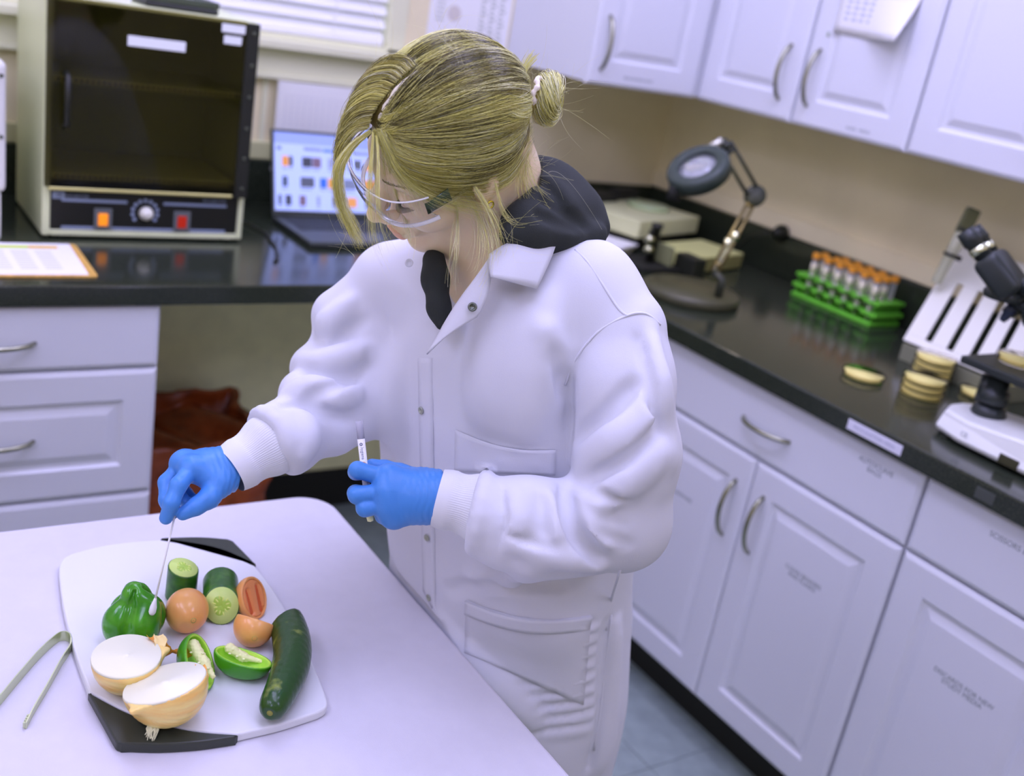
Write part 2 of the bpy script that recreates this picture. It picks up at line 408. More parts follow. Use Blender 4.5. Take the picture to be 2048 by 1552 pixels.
def base_unit(ya, yb, label, words):
    """base unit of the right run between y=ya (near) and yb (far)"""
    c = thing('base_cabinet', label, 'cabinet', (XF + 0.3, (ya + yb) / 2, 0))
    bm = BM(); box(bm, (XF + 0.0005, ya + 0.0005, 0.115), (XW - 0.03, yb - 0.0005, 0.874)); obj('carcass', bm, white_lam, c)
    bm = BM(); box(bm, (XF + 0.06, ya + 0.0005, 0.0), (XW - 0.03, yb - 0.0005, 0.1145)); obj('toe_kick', bm, blackmat, c)
    w = yb - ya; ym = (ya + yb) / 2
    add_front(c, 'drawer', mr(yb - G, 0.722), w - 2 * G, 0.150, False, ('h', w / 2, 0.070), words[0], 0.014, (w * words[1], 0.108))
    add_front(c, 'door', mr(yb - G, 0.122), ym - ya - 1.5 * G, 0.595, True, ('v', ym - ya - 0.042, 0.465), words[2], 0.013, ((ym - ya) * 0.5, 0.42))
    add_front(c, 'door', mr(ym - G * 0.5, 0.122), ym - ya - 1.5 * G, 0.595, True, ('v', 0.042, 0.465), words[3], 0.013, ((ym - ya) * 0.5, 0.42))
base_unit(0.995, 1.751, 'white base cabinet below the green tube rack with one wide drawer over two doors', ('AUTOCLAVE\nBAGS', 0.86, 'GLASSWARE', 'CLEAN BEAKERS\nAND FLASKS'))
base_unit(0.239, 0.993, 'white base cabinet below the microscope, nearest the camera on the right', ('SCISSORS & SPOONS', 0.27, 'DISCARDS FOR NEW\nSTUDY MEDIA', None))
fc = thing('corner_cabinet', 'plain white corner cabinet where the two counter runs meet', 'cabinet', (XF + 0.1, 1.86, 0))
bm = BM(); box(bm, (XF - 0.016, 1.7535, 0.118), (XW - 0.03, 1.99, 0.874), 0.002); obj('filler_panel', bm, white_lam, fc)
bm = BM(); box(bm, (XF + 0.06, 1.7535, 0.0), (XW - 0.03, 2.62, 0.1175)); obj('toe_kick', bm, blackmat, fc)
bm = BM(); box(bm, (XF + 0.03, 1.9905, 0.118), (XW - 0.03, 2.62, 0.874)); obj('carcass', bm, white_lam, fc)
# left drawer unit on the back run (faces -y)
def mb(x0, z): return frame((x0, 1.994, z), (1, 0, 0), (0, 0, 1), (0, -1, 0))
c = thing('drawer_cabinet', 'white three-drawer cabinet under the incubator at the left', 'cabinet', (0.29, 2.3, 0))
bm = BM(); box(bm, (-0.003, 1.9945, 0.118), (0.586, 2.63, 0.874)); obj('carcass', bm, white_lam, c)
bm = BM(); box(bm, (-0.003, 2.05, 0.0), (0.586, 2.63, 0.1175)); obj('toe_kick', bm, blackmat, c)
add_front(c, 'drawer', mb(0.0, 0.746), 0.583, 0.124, False, ('h', 0.2915, 0.056))
add_front(c, 'drawer', mb(0.0, 0.474), 0.583, 0.267, True, ('h', 0.2915, 0.130))
add_front(c, 'drawer', mb(0.0, 0.126), 0.583, 0.343, True, ('h', 0.2915, 0.18))
c2 = thing('drawer_cabinet', 'white three-drawer cabinet cut off by the left picture edge', 'cabinet', (-0.3, 2.3, 0))
bm = BM(); box(bm, (-0.60, 1.9945, 0.118), (-0.0045, 2.63, 0.874)); obj('carcass', bm, white_lam, c2)
for z, h in ((0.746, 0.124), (0.474, 0.267), (0.126, 0.343)): add_front(c2, 'drawer', mb(-0.599, z), 0.593, h, h > 0.2, ('h', 0.296, h * 0.47))

# ---- wall cabinets
XU, ZU, ZT = 2.10, 1.357, 2.12
def mu(y1): return frame((XU, y1, ZU), (0, -1, 0), (0, 0, 1), (-1, 0, 0))
def wall_unit(ya, yb, label, words, split=True, gap=0.0):
    c = thing('wall_cabinet', label, 'cabinet', (XU + 0.15, (ya + yb) / 2, ZU))
    bm = BM(); box(bm, (XU + 0.0005, ya + 0.0005, ZU + 0.004), (XW - 0.002, yb - 0.0005, ZT)); obj('carcass', bm, white_lam, c)
    w = yb - ya; ym = (ya + yb) / 2; h = ZT - ZU - 0.004
    add_front(c, 'door', mu(yb - G), w / 2 - 1.5 * G - gap, h, True, ('v', w / 2 - 0.05 - gap, 0.115))
    add_front(c, 'door', mu(ym - G * 0.5), w / 2 - 1.5 * G, h, True, ('v', 0.04, 0.115), words, 0.011, (w * 0.30, 0.022))
wall_unit(1.5515, 2.2555, 'white two-door wall cabinet with a paper taped to its right-hand door', 'AGAR - MEDIA', gap=0.006)
wall_unit(0.85, 1.5495, 'white two-door wall cabinet at the top right picture corner', None)
c = thing('wall_cabinet', 'white angled corner wall cabinet beside the window', 'cabinet', (1.95, 2.5, ZU))
A = Vector((1.735, 2.30)); B = Vector((XU - 0.02, 2.2585)); dv = (B - A).normalized(); nv = Vector((dv.y, -dv.x)); Wd = (B - A).length
bm = BM(); prism(bm, [(1.735, 2.698), tuple(A - nv * 0.0185), tuple(B - nv * 0.0185), (XU + 0.012, 2.2575), (XW - 0.002, 2.2575), (XW - 0.002, 2.698)], ZU + 0.004, ZT); obj('carcass', bm, white_lam, c)
bm = BM(); M = frame((A.x - nv.x * 0.018, A.y - nv.y * 0.018, ZU), (dv.x, dv.y, 0), (0, 0, 1), (nv.x, nv.y, 0))
add_front(c, 'door', M, Wd - 0.002, ZT - ZU - 0.004, True, ('v', 0.034, 0.105), 'BIOHAZARD BAGS', 0.011, (Wd * 0.45, 0.026))

# ---- ceiling lights (real fixtures outside the frame light the room)
for i, (x, y, p) in enumerate(LAMPS):
    t = thing('ceiling_light', 'recessed ceiling light panel number %d of the grid above the room' % (i + 1), 'light', (x, y, 2.70), 0, 'ceiling light panels')
    t['label'] = 'recessed ceiling light panel ' + ('above the near end of the table', 'above the back counter', 'left of the table', 'above the woman', 'behind the camera on the left', 'behind the camera on the right', 'far left by the window wall')[i]
    bm = BM()
    for a, b in (((x - 0.31, y - 0.61, 2.678), (x - 0.285, y + 0.61, 2.699)), ((x + 0.285, y - 0.61, 2.678), (x + 0.31, y + 0.61, 2.699)), ((x - 0.285, y - 0.61, 2.678), (x + 0.285, y - 0.585, 2.699)), ((x - 0.285, y + 0.585, 2.678), (x + 0.285, y + 0.61, 2.699))): box(bm, a, b, 0.002)
    obj('frame', bm, trimw, t)
    bm = BM(); box(bm, (x - 0.284, y - 0.584, 2.688), (x + 0.284, y + 0.584, 2.697))
    obj('diffuser', bm, mat('lit_diffuser', TINT, 0.5, raw=True, emit=6.0), t)
    ld = bpy.data.lights.new('tube_light', 'AREA'); ld.shape = 'RECTANGLE'; ld.size = 0.56; ld.size_y = 1.15; ld.energy = p; ld.color = TINT
    lo = bpy.data.objects.new('tube_light', ld); COL.objects.link(lo); lo.location = Vector((x, y, 2.676)); lo.parent = None
# ------------------------------------------------------------------ things on the back counter
ZC = 0.9152
shell = mat('cream_enamel', (196, 196, 190), 0.4)
tint_glass = mat('smoked_door_glass', (0.28, 0.262, 0.17), 0.02, trans=1.0, raw=True, ior=1.3)
stripe = mat('pale_blue_stripe', (128, 136, 190), 0.5)
steel = mat('dull_steel', (178, 172, 150), 0.35, 0.8)
ov = thing('incubator', 'cream bench incubator with smoked glass door standing beside the laptop', 'incubator', (0.637, 2.42, ZC))
x0, x1, y0, y1, z0, z1 = 0.424, 0.846, 2.286, 2.58, ZC + 0.006, 1.393
bm = BM()
box(bm, (x0, y0, z0), (x0 + 0.016, y1, z1), 0.003); box(bm, (x1 - 0.013, y0 + 0.004, z0), (x1, y1, z1), 0.003)
box(bm, (x0 + 0.0161, y0, z1 - 0.012), (x1 - 0.0131, y1, z1), 0.002); box(bm, (x0 + 0.0161, y0 + 0.002, z0), (x1 - 0.0131, y1, z0 + 0.012), 0.002)
box(bm, (x0 + 0.0161, y1 - 0.012, z0 + 0.0121), (x1 - 0.0131, y1, z1 - 0.0121)); obj('shell', bm, shell, ov)
bm = BM(); box(bm, (x0 + 0.0165, y0 + 0.004, z0 + 0.0125), (x1 - 0.0135, y0 + 0.05, z0 + 0.098), 0.002); pn = obj('control_panel', bm, mat('panel_black', (20, 21, 22), 0.45), ov)
yp = y0 + 0.0038
for a, b, zz in ((0.462, 0.592, 0.996), (0.668, 0.806, 0.996), (0.462, 0.806, 0.9385)):
    bm = BM(); box(bm, (a, yp - 0.0006, zz - 0.003), (b, yp, zz + 0.003)); obj('stripe', bm, stripe, pn)
bm = BM(); box(bm, (0.444, yp - 0.0006, 0.998), (0.468, yp, 1.012), 0.0002, 1); obj('badge', bm, stripe, pn)
def XZ(x, y, z): return frame((x, y, z), (1, 0, 0), (0, 0, 1), (0, -1, 0))
text('lettering', '19', 0.012, mat('panel_ink', (30, 32, 40), 0.6), XZ(0.456, yp - 0.0008, 1.005), pn)
text('lettering', 'INCUBATOR', 0.008, stripe, XZ(0.492, yp - 0.0004, 1.004), pn)
text('lettering', 'INCUBATOR', 0.009, stripe, XZ(0.778, yp - 0.0004, 1.006), pn)
bm = BM(); lathe(bm, [(0.015, 0), (0.014, 0.008), (0.010, 0.0085), (0.0095, 0.016), (0.007, 0.018)], 24, XZ(0.632, yp, 0.9735)); kb = obj('knob', bm, mat('white_knob', (206, 200, 226), 0.35), ov, True)
for k in range(11):
    a = math.radians(-35 + k * 25); bm = BM(); lathe(bm, [(0.0042, 0), (0.0042, 0.0006)], 12, XZ(0.630 - 0.026 * math.cos(a), yp, 0.975 + 0.026 * math.sin(a))); obj('dial_dot', bm, stripe, kb)
for xs, cc, nm in ((0.544, (255, 150, 30), 'amber'), (0.709, (165, 34, 14), 'red')):
    bm = BM()
    for a, b in (((-0.018, -0.018), (-0.010, 0.026)), ((0.010, -0.018), (0.018, 0.026)), ((-0.0099, 0.016), (0.0099, 0.026)), ((-0.0099, -0.018), (0.0099, -0.011))): box(bm, (xs + a[0], yp - 0.004, 0.955 + a[1]), (xs + b[0], yp, 0.955 + b[1]), 0.0008, 1)
    sw = obj('switch_bezel', bm, mat('switch_grey', (92, 94, 116), 0.4), pn)
    bm = BM(); box(bm, (xs - 0.0098, yp - 0.006, 0.9442), (xs + 0.0098, yp, 0.9708), 0.002); o = obj('rocker', bm, mat('rocker_' + nm, tuple(lin(v) for v in cc), 0.35, raw=True, emit=0.55), pn); o['label'] = nm + ' lit rocker switch'
bm = BM(); box(bm, (x0 + 0.002, y0 - 0.012, z0 + 0.104), (x1 - 0.030, y0 - 0.003, z1 - 0.008), 0.001, 1); dr = obj('door', bm, tint_glass, ov)
bm = BM(); box(bm, (x1 - 0.0298, y0 - 0.013, z0 + 0.098), (x1 - 0.002, y0 - 0.002, z1 - 0.003), 0.001, 1); hs = obj('hinge_strip', bm, mat('hinge_black', (26, 27, 27), 0.5), ov)
for k in range(6):
    bm = BM(); lathe(bm, [(0.004, 0), (0.004, 0.001), (0.002, 0.002)], 12, XZ(x1 - 0.014, y0 - 0.013, 1.04 + k * 0.066)); obj('screw', bm, mat('screw_grey', (86, 88, 92), 0.3, 0.8), hs, True)
bm = BM(); box(bm, (x0 + 0.002, y0 - 0.0125, z1 - 0.0078), (x1 - 0.03, y0 - 0.0026, z1 - 0.001), 0.001, 1); obj('top_rail', bm, mat('olive_rail', (104, 98, 58), 0.5), ov)
bm = BM(); box(bm, (x0 + 0.010, y0 - 0.014, z0 + 0.098), (x1 - 0.035, y0 - 0.004, z0 + 0.1038), 0.001, 1); obj('bottom_rail', bm, mat('brass_rail', (196, 184, 146), 0.35, 0.6), ov)
bm = BM(); tube(bm, [(0.462, y0 - 0.012, 1.250), (0.462, y0 - 0.030, 1.246), (0.462, y0 - 0.032, 1.20), (0.462, y0 - 0.030, 1.152), (0.462, y0 - 0.012, 1.148)], 0.006, 8); obj('handle', bm, black, dr, True)
for nm, a, b, c, d in (('long', 0.575, 0.690, 1.316, 1.336), ('upper', 0.762, 0.812, 1.366, 1.383), ('lower', 0.768, 0.806, 1.343, 1.360)):
    bm = BM(); box(bm, (a, y0 - 0.0132, c), (b, y0 - 0.0121, d), 0.0004, 1); obj('label_strip', bm, mat('lab_label', (206, 204, 246), 0.5), dr)
for zz in (1.238, 1.046):
    bm = BM(); box(bm, (x0 + 0.02, y0 + 0.012, zz - 0.0015), (x1 - 0.02, y1 - 0.02, zz + 0.0015)); box(bm, (x0 + 0.02, y0 + 0.010, zz - 0.008), (x1 - 0.034, y0 + 0.0118, zz + 0.004), 0.0005, 1); sh = obj('shelf', bm, mat('shelf_steel', (214, 206, 168), 0.4, 0.3), ov)
    bm = BM()
    for k in range(34): lathe(bm, [(0.0032, 0), (0.0032, 0.0008)], 10, XZ(0.452 + k * 0.0108, y0 + 0.010, zz - 0.002))
    obj('shelf_holes', bm, mat('hole_dark', (52, 50, 36), 0.8), sh)
bm = BM()
for x in (x0 + 0.03, x1 - 0.03):
    for y in (y0 + 0.03, y1 - 0.03): lathe(bm, [(0.012, ZC - 0.0001), (0.012, z0)], 12, Matrix.Translation((x, y, 0)))
obj('feet', bm, black, ov)
# tray and folded paper on its roof
t = thing('instrument_tray', 'black-rimmed tray with white lining on top of the incubator', 'tray', (0.69, 2.38, z1 + 0.0005))
bm = BM(); box(bm, (0.615, 2.305, z1 + 0.0005), (0.765, 2.47, z1 + 0.012), 0.005); obj('tray_body', bm, black, t)
bm = BM()
for a, b in (((0.615, 2.305), (0.622, 2.47)), ((0.758, 2.305), (0.765, 2.47)), ((0.6221, 2.305), (0.7579, 2.312)), ((0.6221, 2.463), (0.7579, 2.47))): box(bm, (a[0], a[1], z1 + 0.0121), (b[0], b[1], z1 + 0.026), 0.002)
obj('rim', bm, mat('tray_rim', (60, 66, 66), 0.35), t)
bm = BM(); box(bm, (0.6225, 2.3125, z1 + 0.0122), (0.7575, 2.4625, z1 + 0.019), 0.003); obj('lining', bm, paper, t)
bm = BM(); box(bm, (0.50, 2.30, z1 + 0.0005), (0.585, 2.42, z1 + 0.007), 0.002, 2, None); box(bm, (0.51, 2.31, z1 + 0.0072), (0.59, 2.42, z1 + 0.013), 0.002)
tag(obj('folded_towel', bm, paper), 'folded white paper towel on the incubator left of the black tray', 'towel')
# appliance at the left picture edge
t = thing('bench_appliance', 'white bench appliance cut off by the left picture edge', 'appliance', (0.2, 2.4, ZC))
bm = BM(); box(bm, (0.02, 2.27, ZC), (0.3465, 2.5, 1.010), 0.004); obj('base', bm, mat('appliance_white', (198, 192, 226), 0.4), t)
bm = BM(); box(bm, (0.015, 2.262, 1.0105), (0.3545, 2.51, 1.262), 0.012, 3); bd = obj('housing', bm, mat('appliance_white', (198, 192, 226), 0.4), t)
bm = BM()
for zz in (1.235, 1.12): lathe(bm, [(0.004, 0), (0.004, 0.001)], 10, XZ(0.345, 2.2618, zz))
obj('screws', bm, mat('screw_grey', (86, 88, 92), 0.3, 0.8), bd)
# clipboard with form
t = thing('clipboard', 'brown clipboard with a printed form headed by a yellow stripe', 'clipboard', (0.31, 2.11, ZC))
bm = BM(); prism(bm, [(0.14, 2.012), (0.470, 2.012), (0.4745, 2.020), (0.4785, 2.222), (0.474, 2.232), (0.14, 2.232)], ZC, ZC + 0.004, 0.001); obj('board', bm, mat('hardboard', (190, 146, 90), 0.6, noise=0.15, nscale=80), t)
bm = BM(); prism(bm, [(0.15, 2.018), (0.458, 2.018), (0.4655, 2.228), (0.15, 2.228)], ZC + 0.0042, ZC + 0.0052); pp = obj('form', bm, paper, t)
zz = ZC + 0.0053
bm = BM(); prism(bm, [(0.16, 2.190), (0.383, 2.190), (0.384, 2.208), (0.16, 2.208)], zz, zz + 0.0003); obj('yellow_band', bm, mat('highlighter_yellow', (180, 192, 16), 0.6), pp)
bm = BM(); prism(bm, [(0.3835, 2.190), (0.438, 2.190), (0.4385, 2.208), (0.3845, 2.208)], zz, zz + 0.0003); obj('orange_band', bm, mat('highlighter_orange', (206, 158, 50), 0.6), pp)
bm = BM()
for r in range(9):
    for q in range(6):
        xa = 0.175 + q * 0.043; box(bm, (xa, 2.052 + r * 0.0145, zz), (xa + 0.030, 2.058 + r * 0.0145, zz + 0.0002))
obj('print', bm, mat('pale_print', (186, 180, 224), 0.8), pp)
# laptop
lp = thing('laptop', 'dark laptop showing a page of small pictures on the back counter', 'laptop', (1.15, 2.36, ZC))
ax = Vector((1, 0.012, 0)).normalized(); ay = Vector((-0.012, 1, 0)).normalized(); LW, LD = 0.325, 0.245
o0 = Vector((0.995, 2.245, ZC))
MB = frame(o0, ax, ay, (0, 0, 1)); dk = mat('laptop_shell', (52, 55, 66), 0.4); 
bm = BM(); box(bm, (0, 0, 0.002), (LW, LD, 0.015), 0.004, 2, MB); bs = obj('base', bm, dk, lp)
bm = BM()
for r in range(6):
    for q in range(14): box(bm, (0.022 + q * 0.0202, 0.112 + r * 0.0195, 0.0151), (0.0395 + q * 0.0202, 0.128 + r * 0.0195, 0.0162), 0.0004, 1, MB)
obj('keys', bm, mat('key_black', (34, 36, 44), 0.5), bs)
bm = BM(); box(bm, (0.108, 0.014, 0.0151), (0.216, 0.088, 0.0155), 0.0002, 1, MB); obj('touchpad', bm, mat('touchpad', (60, 64, 76), 0.3), bs)
hz = o0 + ay * (LD - 0.006) + Vector((0, 0, 0.016)); lean = math.radians(16)
up = (ay * math.sin(lean) + Vector((0, 0, 1)) * math.cos(lean)).normalized()
MS = frame(hz, ax, up, ax.cross(up))
bm = BM(); box(bm, (0, 0, -0.0065), (LW, 0.212, 0), 0.003, 2, MS); ld_ = obj('lid', bm, dk, lp)
bm = BM(); box(bm, (0.007, 0.014, 0.0001), (LW - 0.007, 0.205, 0.0006), 0, 1, MS); ds = obj('display', bm, mat('lit_screen', (lin(168), lin(184), lin(240)), 0.4, raw=True, emit=0.72), lp)
def pic(nm, u0, v0, u1, v1, rgb, e=0.45):
    bm = BM(); box(bm, (0.007 + 0.311 * u0, 0.014 + 0.191 * (1 - v1), 0.0007), (0.007 + 0.311 * u1, 0.014 + 0.191 * (1 - v0), 0.0009), 0, 1, MS)
    obj(nm, bm, mat('screen_%d_%d_%d' % rgb, tuple(lin(v) for v in rgb), 0.5, raw=True, emit=e), ds)
pic('header_bar', 0, 0.0, 1, 0.14, (150, 168, 232)); pic('text_line', 0.02, 0.18, 0.06, 0.225, (110, 124, 160)); pic('text_line', 0.25, 0.175, 0.41, 0.215, (130, 142, 184)); pic('text_line', 0.42, 0.18, 0.56, 0.22, (80, 120, 200)); pic('text_line', 0.60, 0.18, 0.85, 0.22, (130, 142, 184))
cols = [(226, 152, 70), (58, 64, 76), (66, 70, 84), (120, 100, 120), (150, 160, 200), (90, 96, 110), (230, 160, 90), (70, 84, 110), (88, 94, 112), (60, 110, 210), (224, 158, 70), (120, 130, 160)]
k = 0
for v0, v1, us in ((0.30, 0.43, ((0.065, 0.12), (0.125, 0.155), (0.235, 0.32), (0.325, 0.40), (0.46, 0.58), (0.64, 0.74), (0.78, 0.92))),
                   (0.56, 0.69, ((0.065, 0.11), (0.22, 0.34), (0.39, 0.45), (0.46, 0.53), (0.60, 0.72), (0.77, 0.92))),
                   (0.80, 0.93, ((0.03, 0.055), (0.09, 0.14), (0.21, 0.265), (0.36, 0.39), (0.50, 0.54), (0.63, 0.72), (0.80, 0.9)))):
    for a, b in us:
        pic('thumbnail', a, v0, b, v1, cols[k % 12]); pic('text_line', a, v1 + 0.02, a + (b - a) * 0.8, v1 + 0.035, (130, 142, 184)); k += 1
bm = BM(); tube(bm, [hz + ax * 0.02 + Vector((0, 0, -0.003)), hz + ax * (LW - 0.02) + Vector((0, 0, -0.003))], 0.004, 10); obj('hinge', bm, black, lp, True)
# cable behind the incubator
bm = BM(); tube(bm, [(0.872, 2.676, 1.035), (0.876, 2.655, 1.045), (0.884, 2.64, 1.02), (0.89, 2.63, 0.95), (0.892, 2.60, 0.919), (0.905, 2.50, 0.9185), (0.93, 2.36, 0.9185), (0.91, 2.24, 0.9185), (0.88, 2.15, 0.9185), (0.865, 2.13, 0.9185)], 0.0032, 8)
tag(obj('power_cable', bm, black, smooth=True), 'black power cable lying on the counter between incubator and laptop', 'cable')
bm = BM(); box(bm, (0.858, YB - 0.026, 1.00), (0.888, YB - 0.0215, 1.022), 0.002); lathe(bm, [(0.012, 0), (0.012, 0.012), (0.008, 0.02)], 14, XZ(0.873, YB - 0.0265, 1.011)); tag(obj('plug', bm, black), 'black plug in the splashback behind the incubator', 'plug')
# papers on the wall
def sheet(nm, a, b, label, cat):
    bm = BM(); box(bm, (a[0], YB - 0.0255, a[1]), (b[0], YB - 0.0245, b[1])); return tag(obj(nm, bm, paper), label, cat)
s = sheet('wall_calendar', (1.052, 1.005), (1.36, 1.2355), 'white sheet with a fine printed grid on the wall behind the laptop', 'sheet')
bm = BM()
for k in range(16): box(bm, (1.075 + k * 0.0175, YB - 0.0258, 1.02), (1.0762 + k * 0.0175, YB - 0.0256, 1.20))
for k in range(14): box(bm, (1.075, YB - 0.0258, 1.02 + k * 0.0138), (1.338, YB - 0.0256, 1.0210 + k * 0.0138))
obj('grid', bm, mat('pale_grid', (184, 180, 226), 0.8), s)
bm = BM(); box(bm, (1.468, YB - 0.002, 1.30), (1.728, YB - 0.0008, 1.80)); s = tag(obj('wall_poster', bm, paper), 'printed poster with circles and text columns between window and wall cabinet', 'poster')
yp2 = YB - 0.0024
for x, z, r in ((1.545, 1.462, 0.021), (1.520, 1.535, 0.017), (1.565, 1.56, 0.02)):
    bm = BM(); lathe(bm, [(r, 0), (r, 0.0003)], 28, XZ(x, yp2, z)); obj('circle', bm, mat('pale_violet_print', (190, 178, 208), 0.8), s)
bm = BM()
for q in range(3):
    for k in range(34): box(bm, (1.628 + q * 0.030, yp2 - 0.0002, 1.32 + k * 0.0125), (1.628 + q * 0.030 + 0.020 - 0.004 * ((k * 7 + q) % 3), yp2, 1.3245 + k * 0.0125))
for k in range(9): box(bm, (1.488, yp2 - 0.0002, 1.44 + k * 0.012), (1.515, yp2, 1.443 + k * 0.012))
tag(obj('print', bm, mat('poster_print', (150, 152, 172), 0.8), s), kind='stuff')
# paper on the wall cabinet door, curling at its lower corner
V = []; Q = []; nu, nv_ = 12, 14
for j in range(nv_ + 1):
    for i in range(nu + 1):
        u = i / nu; v = j / nv_; curl = max(0, (u - 0.45)) * max(0, 0.35 - v) * 0.28
        V.append((2.0808 - curl - 0.0006, 1.838 - 0.222 * u, 1.583 - 0.008 * u + 0.29 * v + curl * 0.15))
for j in range(nv_):
    for i in range(nu): a = j * (nu + 1) + i; Q.append((a, a + 1, a + nu + 2, a + nu + 1))
me = meshdata('taped_sheet', V, Q); s = link('taped_sheet', me, paper, None, True); md = s.modifiers.new('thick', 'SOLIDIFY'); md.thickness = 0.0005
tag(s, 'white timetable sheet with curled corner taped to a wall cabinet door', 'sheet')
bm = BM()
for q in range(8):
    xs = 1.816 - q * 0.0225 - (0.008 if q > 3 else 0)
    for k in range(20): box(bm, (2.0796 - 0.0002, xs - 0.012 - 0.003 * ((k + q) % 2), 1.612 + k * 0.013), (2.0799, xs, 1.619 + k * 0.013))
obj('print', bm, mat('sheet_print', (176, 174, 222), 0.8), s)
bm = BM(); box(bm, (2.0788, 1.846, 1.571), (2.0808, 1.854, 1.581), 0.0005, 1); tag(obj('tape_tab', bm, mat('grey_tab', (140, 146, 160), 0.6)), 'tiny grey tape tab left below the timetable sheet', 'tape')

# ------------------------------------------------------------------ things on the right counter
beige = mat('beige_plastic', (186, 182, 170), 0.45)
cc = thing('colony_counter', 'low beige light box with round glass on the counter in the corner', 'counter', (2.12, 2.42, ZC))
dx = Vector((0.958, 0.287, 0)); dy = Vector((-0.287, 0.958, 0)); MC = frame((1.985, 2.262, 0), dx, dy, (0, 0, 1))
bm = BM(); box(bm, (0, 0, 0.957), (0.325, 0.30, 1.008), 0.004, 2, MC); hb = obj('housing', bm, beige, cc)
bm = BM(); box(bm, (0.015, 0.02, ZC), (0.31, 0.28, 0.9565), 0.003, 2, MC); obj('base', bm, blackmat, cc)
bm = BM(); lathe(bm, [(0.062, 0), (0.064, 0.004), (0.064, 0.012), (0.058, 0.014)], 40, MC @ Matrix.Translation((0.215, 0.12, 1.0085))); obj('glass_disc', bm, mat('pale_glass_disc', (150, 160, 150), 0.1), cc, True)
bm = BM(); box(bm, (0.03, 0.20, 1.0085), (0.17, 0.27, 1.030), 0.004, 2, MC); box(bm, (0.19, 0.215, 1.0085), (0.30, 0.26, 1.04), 0.004, 2, MC); obj('rear_clamps', bm, blackmat, cc)
bm = BM(); box(bm, (0.055, -0.006, 0.93), (0.085, -0.0005, 0.985), 0.002, 2, MC); obj('switch_block', bm, blackmat, cc)
t = thing('paper_stack', 'small stack of white and beige papers left of the light box', 'papers', (1.93, 2.36, ZC))
for k in range(4):
    bm = BM(); M = Matrix.Translation((1.885 + 0.006 * k, 2.32 - 0.004 * k, ZC + 0.0075 * k)) @ Matrix.Rotation(0.25 + 0.06 * k, 4, 'Z'); box(bm, (-0.05, -0.085, 0), (0.05, 0.085, 0.007), 0.001, 1, M); obj('sheet', bm, paper if k % 2 else beige, t)
# stand of dark clamps
t = thing('clamp_stand', 'small black laboratory stand with chrome clamps beside the lamp base', 'stand', (1.93, 2.16, ZC))
bm = BM(); box(bm, (1.86, 2.07, ZC), (1.99, 2.21, ZC + 0.012), 0.003); obj('base_plate', bm, blackmat, t)
bm = BM(); lathe(bm, [(0.013, ZC + 0.0121), (0.013, ZC + 0.105), (0.016, ZC + 0.106), (0.016, ZC + 0.118)], 16, Matrix.Translation((1.935, 2.135, 0))); obj('post', bm, black, t, True)
for zz, xx in ((0.050, -0.036), (0.078, -0.040)):
    bm = BM(); lathe(bm, [(0.010, 0), (0.012, 0.004), (0.012, 0.016), (0.007, 0.022)], 14, frame((1.935 + xx, 2.12, ZC + zz), (0, 1, 0), (0, 0, 1), (1, 0, 0))); obj('clamp', bm, chrome, t, True)
bm = BM(); box(bm, (1.962, 2.085, ZC + 0.0125), (1.972, 2.16, ZC + 0.065), 0.002); obj('grey_plate', bm, mat('grey_green_plate', (112, 112, 98), 0.6), t)
bm = BM(); box(bm, (1.99, 2.02, ZC), (2.035, 2.10, ZC + 0.052), 0.005); tag(obj('power_adapter', bm, black), 'black power adapter brick behind the magnifier lamp base', 'adapter')
# low cream box
t = thing('power_supply', 'low cream instrument box with shade painted on its front behind the magnifier lamp arm', 'box', (2.17, 2.12, ZC))
MP = frame((2.03, 2.055, 0), Vector((0.97, 0.243, 0)), Vector((-0.243, 0.97, 0)), (0, 0, 1))
bm = BM(); box(bm, (0, 0, ZC + 0.004), (0.24, 0.15, ZC + 0.048), 0.004, 2, MP); obj('housing', bm, mat('cream_box', (178, 174, 140), 0.5), t)
bm = BM(); box(bm, (0.006, -0.002, ZC + 0.008), (0.234, -0.0004, ZC + 0.044), 0.0006, 1, MP); obj('front_shade', bm, mat('shaded_front', (120, 114, 84), 0.5), t)  # thin olive sheet paints the shade on the cream box's front
bm = BM()
for a in (0.02, 0.22):
    for b in (0.02, 0.13): lathe(bm, [(0.008, ZC - 0.0001), (0.008, ZC + 0.004)], 10, MP @ Matrix.Translation((a, b, 0)))
obj('feet', bm, black, t)
q = at(1565, 466, 0, XW - 0.022)
t = thing('wall_plug', 'black round plug with cord on the right splashback', 'plug', q)
bm = BM(); lathe(bm, [(0.024, 0), (0.024, 0.012), (0.014, 0.030), (0.009, 0.036)], 20, frame((XW - 0.0215, q.y, q.z), (0, 1, 0), (0, 0, 1), (-1, 0, 0))); obj('plug_body', bm, black, t, True)
bm = BM(); tube(bm, [(XW - 0.058, q.y, q.z), (XW - 0.075, q.y + 0.02, q.z - 0.005), (XW - 0.07, q.y + 0.07, q.z - 0.03), (XW - 0.065, q.y + 0.11, q.z - 0.07), (XW - 0.08, q.y + 0.15, ZC + 0.004), (XW - 0.11, q.y + 0.2, ZC + 0.004)], 0.0035, 8); obj('cord', bm, black, t, True)

